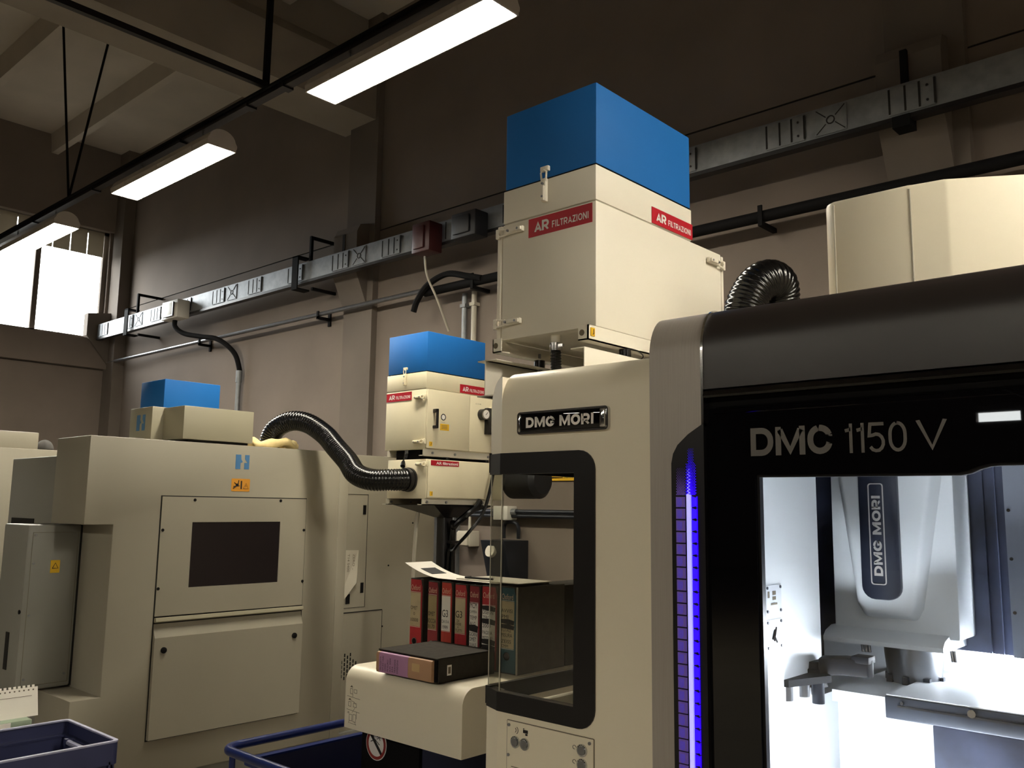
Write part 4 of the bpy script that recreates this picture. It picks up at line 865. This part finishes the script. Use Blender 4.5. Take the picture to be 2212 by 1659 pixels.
binder('binder', 'dull red binder second from left with dirty brown spine paper', -2.634, -2.570, .300, 'binder_red_dark', 'paper_aged_dark', [('OMET', .08, .56, .6, .016), ('BOCCIA', .06, .47, .72, .016), ('31.70', .08, .405, .6, .013)])
binder('binder', 'orange-red binder with the pale spine paper marked G3 1999', -2.557, -2.493, .303, 'binder_orange', 'paper', [('G3', .12, .56, .5, .027), ('DA 0 A', .1, .485, .62, .012), ('1999', .14, .41, .48, .014)])
binder('binder', 'red binder marked G3 right of the orange-red one, greyer spine paper', -2.482, -2.412, .300, 'binder_red', 'paper_aged', [('G3', .1, .58, .5, .025), ('DA', .2, .525, .2, .010), ('1000', .12, .485, .42, .010), ('A', .25, .45, .1, .008), ('TUTTI', .1, .405, .5, .010)])
binder('binder', 'dark red binder covered in white paper strips reading MCM', -2.404, -2.344, .300, 'binder_red_dark', 'paper', [('MCM', .1, .72, .6, .02), ('CAMERA', .1, .66, .6, .010), ('TEMP', .1, .58, .6, .014), ('ALG', .1, .51, .5, .013), ('GIORNI', .06, .38, .7, .014), ('OMET', .08, .32, .6, .014), ('QUALE', .08, .25, .6, .014), ('ZERO', .1, .205, .5, .010)], cut=(.78, .20), ringz=.13, scrib=((.44, .022),))
binder('binder', 'red binder with black scribbled bands, seen through the glass edge', -2.338, -2.256, .303, 'binder_red', 'paper', [('DISEGNI', .08, .66, .66, .014), ('ZERO', .08, .60, .45, .012), ('2000', .08, .50, .5, .013), ('PAGINA', .08, .42, .6, .013), ('MOTORI', .08, .36, .6, .012)], cut=(.76, .24), ringz=.14, scrib=((.71, .014), (.55, .016), (.31, .016), (.25, .014)))
bt = binder('binder', 'teal binder at the right end of the row with black side cover', -2.243, -2.163, .306, 'binder_teal', 'paper_aged', [('AVVISI', .06, .70, .7, .013), ('PMI', .1, .63, .4, .013), ('TOTALE', .08, .48, .6, .013), ('MISURA', .08, .42, .66, .013), ('ZEISS', .08, .35, .6, .012), ('CMM', .1, .30, .4, .010)], cut=(.83, .29), scrib=((.575, .014), (.52, .013)))
box('lit_side_board', 'binder_black_lit', bt, -2.1635, -2.1618, 2.424, 2.688, ZB+.001, ZB+.305)  # paler board paints the light falling on the black side cover
box('edge_strip', 'plastic_grey', bt, -2.166, -2.1622, 2.4185, 2.424, ZB, ZB+.306)
tag(MB().box(-2.31, -2.166, 2.70, 2.96, ZB, ZB+.30).build('box_file', 'binder_black', None, bevel=.003), 'black box file standing behind the teal binder', 'box file')
# lying binder
BL = thing('lying_binder', 'black box binder lying flat with a pink and tan spine on the white cover', 'binder', (-2.40, 2.25, ZB))
xa, xb, ya, yb, za, zb_ = -2.555, -2.245, 2.10, 2.392, ZB, ZB+.082
MB().prism([(ya+.022, za), (ya+.022, za+.004), (yb-.004, za+.004), (yb-.004, zb_-.004), (ya+.012, zb_-.004), (ya+.012, zb_), (yb, zb_), (yb, za)], 'x', xa, xb).build('slipcase', 'binder_black', BL, bevel=.001, seg=1)
box('slipcase_side', 'binder_black', BL, xb-.004, xb, ya+.02, yb, za, zb_); box('slipcase_side', 'binder_black', BL, xa, xa+.004, ya+.015, yb, za, zb_)
box('inner_dark', 'black_matte', BL, xa+.006, xb-.006, ya+.014, yb-.008, za+.005, zb_-.006)
spf = [(ya+.013, za+.002), (ya+.003, za+.004), (ya, za+.012), (ya, zb_-.018), (ya+.003, zb_-.010), (ya+.013, zb_-.007)]
sp = MB().prism(spf, 'x', xa+.004, xb-.016).build('spine', 'spine_tan', BL, smooth='auto')
MB().prism([(y-.0008, z) for y, z in spf], 'x', xa+.02, xa+.175).build('spine_label', 'spine_pink', sp, smooth='auto')
box('faded_sticker', 'tape', sp, xa+.196, xa+.235, ya-.001, ya+.001, za+.03, za+.056)
for k, s in enumerate(('PROGETTI', 'STUDI VARI', 'CMM', 'IN EURO', 'A.M. 2004', 'ATA', 'TRANSFER', 'DISEGNI')): text('handwriting', s, sp, (xa+.034+k*.013, ya-.0012, za+.012), ZU, (-1, 0, 0), (.046, .05, .024, .04, .046, .02, .046, .044)[k], .0075, 'ink')
q = box('barcode_sticker', 'label_white', BL, xb, xb+.0012, ya+.058, ya+.078, za+.022, za+.056); box('barcode', 'ink_grey', q, xb+.0012, xb+.0016, ya+.062, ya+.074, za+.028, za+.050)
# sheet, clip board and pen on top of the row
zt_ = ZB+.3065
def sheet_z(x): 
    t_ = max(0, (-2.60-x)/.24); return zt_+.002+.062*t_**1.8
def sheet(name, m, xs0, xs1, ys0, ys1, dz, par, n=18):
    b = MB(); V = []
    for i in range(n+1):
        x = xs0+(xs1-xs0)*i/n
        for y in (ys0, ys1):
            for e in (0, .0012): V.append((x, y, sheet_z(x)+dz+e))
    Fq = [(0, 1, 3, 2), (4*n, 4*n+2, 4*n+3, 4*n+1)]
    for i in range(n):
        a = 4*i; Fq += [(a, a+2, a+6, a+4), (a+1, a+5, a+7, a+3), (a, a+4, a+5, a+1), (a+2, a+3, a+7, a+6)]
    return b.add(V, Fq).build(name, m, par, smooth='auto')
t = thing('curled_sheet', 'white plastic sheet with a black square, its left end curling up', 'sheet', (-2.6, 2.53, zt_))
sheet('sheet', 'paper', -2.815, -2.30, 2.452, 2.60, 0, t); sheet('black_square', 'ink', -2.755, -2.685, 2.485, 2.565, .0015, t, 6)
t = thing('clipboard', 'thin grey board lying across the top of the binders', 'board', (-2.4, 2.55, zt_))
box('board', 'plastic_grey', t, -2.53, -2.20, 2.47, 2.66, zt_+.0045, zt_+.0075)
tag(MB().cyl((-2.50, 2.49, zt_+.0115), (-2.37, 2.51, zt_+.0115), .004, 10).build('pen', 'ink', None, smooth='auto'), 'black pen lying on the grey board above the binders', 'pen')
tag(box('carton', 'cardboard', None, -2.80, -2.745, 2.50, 2.72, ZB-.225, ZB+.075), 'small brown cardboard piece beside the leftmost red binder', 'carton')
bpy.data.objects['carton'].location.z = 0

# ------------------------------------------------------------------ cart, crate, calendar
t = thing('tub_cart', 'royal blue tub cart with tubular rail under the white cover', 'cart', (-2.6, 2.2, 0))
cx0, cx1, cy0, cy1 = -3.12, -1.95, 1.92, 2.70
b = MB(); n = 4
def rim(x, z): return rrect(cx0+x, cx1-x, cy0+x, cy1-x, .05)
lo, hi = rrect(cx0+.09, cx1-.09, cy0+.09, cy1-.09, .05), rrect(cx0+.015, cx1-.015, cy0+.015, cy1-.015, .05)
li, hi2 = rrect(cx0+.10, cx1-.10, cy0+.10, cy1-.10, .04), rrect(cx0+.03, cx1-.03, cy0+.03, cy1-.03, .04)
N_ = len(lo); V = [(x, y, .22) for x, y in lo]+[(x, y, .655) for x, y in hi]+[(x, y, .655) for x, y in hi2]+[(x, y, .24) for x, y in li]
Fq = [tuple(range(N_-1, -1, -1)), tuple(range(3*N_, 4*N_))]
for k in range(3): Fq += [(k*N_+i, k*N_+(i+1) % N_, (k+1)*N_+(i+1) % N_, (k+1)*N_+i) for i in range(N_)]
b.add(V, Fq).build('tub', 'cart_tub', t, smooth='auto')
MB().ring(rrect(cx0-.005, cx1+.005, cy0-.005, cy1+.005, .06), rrect(cx0+.03, cx1-.03, cy0+.03, cy1-.03, .04), 'z', .648, .662).build('rim', 'cart_blue', t)
pth = [Vector((x, y, .70)) for x, y in rrect(cx0-.05, cx1+.05, cy0-.05, cy1+.05, .07, 8)]; pth.append(pth[0].copy())
MB().tube(pth, .017, 12, caps=False).build('rail', 'cart_blue', t, smooth=True)
for x, y in ((cx0-.02, cy0-.02), (cx1+.02, cy0-.02), (cx0-.02, cy1+.02), (cx1+.02, cy1+.02)): cyl('rail_post', 'cart_blue', t, (x, y, .55), (x, y, .70), .012, 8)
for x in (cx0+.2, cx1-.2):
    for y in (cy0+.15, cy1-.15):
        w_ = cyl('caster', 'black_rubber', t, (x-.02, y, .08), (x+.02, y, .08), .08, 16); box('fork', 'galvanised', w_, x-.03, x+.03, y-.03, y+.03, .12, .22)
# crate
def crate(x0, x1, y0, y1, z0, z1):
    t = thing('plastic_crate', 'open navy blue plastic stacking crate at the bottom left corner', 'crate', ((x0+x1)/2, (y0+y1)/2, z0))
    MB().box(x0+.012, x1-.012, y0+.012, y1-.012, z0, z0+.008).box(x0+.012, x0+.018, y0+.012, y1-.012, z0, z1-.05).box(x1-.018, x1-.012, y0+.012, y1-.012, z0, z1-.05).box(x0+.012, x1-.012, y0+.012, y0+.018, z0, z1-.05).box(x0+.012, x1-.012, y1-.018, y1-.012, z0, z1-.05).build('tub', 'crate_navy', t)
    MB().ring(rrect(x0, x1, y0, y1, .018), rrect(x0+.004, x1-.004, y0+.004, y1-.004, .014), 'z', z1-.07, z1-.004).build('upper_wall', 'crate_navy', t)
    MB().ring(rrect(x0-.001, x1+.001, y0-.001, y1+.001, .018), rrect(x0+.011, x1-.011, y0+.011, y1-.011, .012), 'z', z1-.006, z1).build('rim', 'crate_rim', t, bevel=.0015)
    MB().ring(rrect(x0+.003, x1-.003, y0+.003, y1-.003, .015), rrect(x0+.022, x1-.022, y0+.022, y1-.022, .008), 'z', z1-.052, z1-.046).build('inner_step', 'crate_navy', t)
    for k in (0, 1, 2): MB().ring(rrect(x0, x1, y0, y1, .018), rrect(x0+.014, x1-.014, y0+.014, y1-.014, .012), 'z', z1-.105-k*.055, z1-.10-k*.055).build('rib', 'crate_navy', t)
    yy = y1-.03
    while yy > y0: box('rib', 'crate_navy', t, x1-.015, x1, yy, yy+.005, z0+.02, z1-.06); yy -= .075
    xq = x0+.04
    while xq < x1: box('rib', 'crate_navy', t, xq, xq+.005, y1-.015, y1, z0+.02, z1-.06); xq += .08
    g = cyl('grip_bar', 'crate_rim', t, (x0+.09, y1-.034, z1-.055), (x1-.06, y1-.034, z1-.055), .009, 10)
    for x in (x0+.09, x1-.06): box('grip_end', 'crate_navy', g, x-.008, x+.008, y1-.045, y1-.012, z1-.066, z1-.044)
    return t
crate(-3.225, -2.832, .72, 1.318, .60, .888)
t = thing('side_bench', 'low grey bench under the navy crate', 'table', (-3.2, .8, 0))
box('top', 'machine_grey', t, -4.0, -2.75, -.1, 1.45, .56, .60, bevel=.004)
for x in (-3.95, -2.83):
    for y in (-.05, 1.37): box('leg', 'machine_grey', t, x, x+.05, y, y+.05, 0, .56)
t = thing('desk_calendar', 'white spiral-bound calendar leaning behind the navy crate', 'calendar', (-3.42, 1.1, .6))
cal = MB().obox((-3.405, 1.08, .925), (.001, 0, 0), (0, .20, 0), (-.012, 0, .047)).build('sheets', 'paper', t)
for k in range(26):
    y = .885+k*.0152; MB().obox((-3.417, y, .975), (.0012, 0, 0), (0, .0042, 0), (-.001, 0, .0045)).build('binding_tooth', 'paper', t)
    MB().obox((-3.4135, y, .964), (.0008, 0, 0), (0, .0022, 0), (0, 0, .0022)).build('punch_hole', 'ink_grey', t)
MB().obox((-3.4085, 1.08, .945), (.0006, 0, 0), (0, .18, 0), (0, 0, .0006)).build('printed_line', 'ink_grey', t)
t = thing('green_box', 'dark green box with a pale green lid under the calendar', 'box', (-3.42, 1.08, .6))
box('body', 'green_box', t, -3.50, -3.36, .90, 1.243, .60, .852, bevel=.003); box('lid', 'green_pale', t, -3.505, -3.355, .895, 1.248, .852, .876, bevel=.003); box('label_pocket', 'paper', t, -3.3545, -3.353, .95, 1.18, .855, .874)

# ------------------------------------------------------------------ small fittings on the back wall, seen past the pedestal and through the corner window
t = thing('low_conduit', 'horizontal grey conduit low on the wall behind the pedestal', 'pipe', (-4.9, 5.44, 1.56))
MB().cyl((-5.98, 5.44, 1.59), (-3.2, 5.44, 1.59), .02, 10).cyl((-5.98, 5.44, 1.555), (-3.2, 5.44, 1.555), .016, 10).build('pipe', 'dark_steel', t, smooth='auto')
box('junction', 'pvc_white', t, -5.09, -4.93, 5.38, Y1, 1.52, 1.635, bevel=.006); cyl('spout', 'galvanised', t, (-4.93, 5.44, 1.585), (-4.88, 5.44, 1.585), .03, 10)
t = thing('socket_box', 'grey socket box with a cable on the wall right of the black post', 'socket', (-5.43, 5.45, 1.29))
box('body', 'plastic_grey', t, -5.51, -5.36, 5.38, Y1, 1.29, 1.42, bevel=.006); box('flap', 'plastic_grey', t, -5.50, -5.37, 5.36, 5.38, 1.30, 1.41, bevel=.004); cyl('cable', 'plastic_grey', t, (-5.42, 5.44, 1.42), (-5.42, 5.44, 1.58), .012, 8)
t = thing('hose_station', 'dark grey wedge-shaped unit with round knob, seen through the corner window', 'wall unit', (-4.9, 5.35, .6))
MB().prism([(5.20, 1.36), (5.5, 1.36), (5.5, .6), (5.42, .6)], 'x', -5.06, -4.80).build('body', 'dark_steel', t, bevel=.006)
MB().cyl((-4.95, 5.23, 1.27), (-4.95, 5.20, 1.28), .05, 20).build('knob', 'plastic_grey', t, smooth='auto')
tube('pipe', 'dark_steel', t, [(-5.02, 5.44, 1.37), (-5.02, 5.44, 1.46), (-4.99, 5.44, 1.5), (-4.90, 5.44, 1.5), (-4.86, 5.44, 1.46), (-4.86, 5.44, 1.37)], .016, 8)
q = tag(box('warning_sign', 'yellow_label', None, -4.60, -4.15, Y1-.012, Y1-.001, 1.84, 2.02), 'yellow warning sign with black triangle, seen through the corner window', 'sign')
MB().tube([(-4.56, Y1-.014, 1.865), (-4.44, Y1-.014, 1.865), (-4.50, Y1-.014, 1.97), (-4.56, Y1-.014, 1.865)], .005, 5).tube([(-4.50, Y1-.014, 1.885), (-4.50, Y1-.014, 1.93)], .006, 5).build('triangle', 'ink', q)
text('lettering', 'ALTA TENSIONE', q, (-4.42, Y1-.0125, 1.86), XR, ZU, .25, .02, 'ink', .02)
fh = MB().tube([(-4.0, 4.40, 1.80), (-3.98, 4.40, 1.80), (-3.75, 4.40, 1.80), (-3.72, 4.40, 1.80)], .11, 24, rf=lambda i: (.09, .12, .12, .09)[i]).build('fan_housing', 'tap_blue', B, smooth='auto')
tag(tube('grey_cable', 'plastic_grey', None, [(-4.22, 3.78, 1.64), (-4.23, 3.77, 1.5), (-4.245, 3.77, 1.3), (-4.25, 3.77, 1.0), (-4.25, 3.78, 0.01)], .012, 8), 'pale grey cable hanging left of the black pedestal post', 'cable')
t = thing('trunking_column', 'grey vertical cable duct on the wall behind the black post', 'cable duct', (-5.72, 5.45, 0))
box('duct', 'galvanised', t, -5.93, -5.86, 5.42, Y1, 0, 1.62); box('duct', 'galvanised', t, -5.66, -5.60, 5.42, Y1, 0, 1.62)
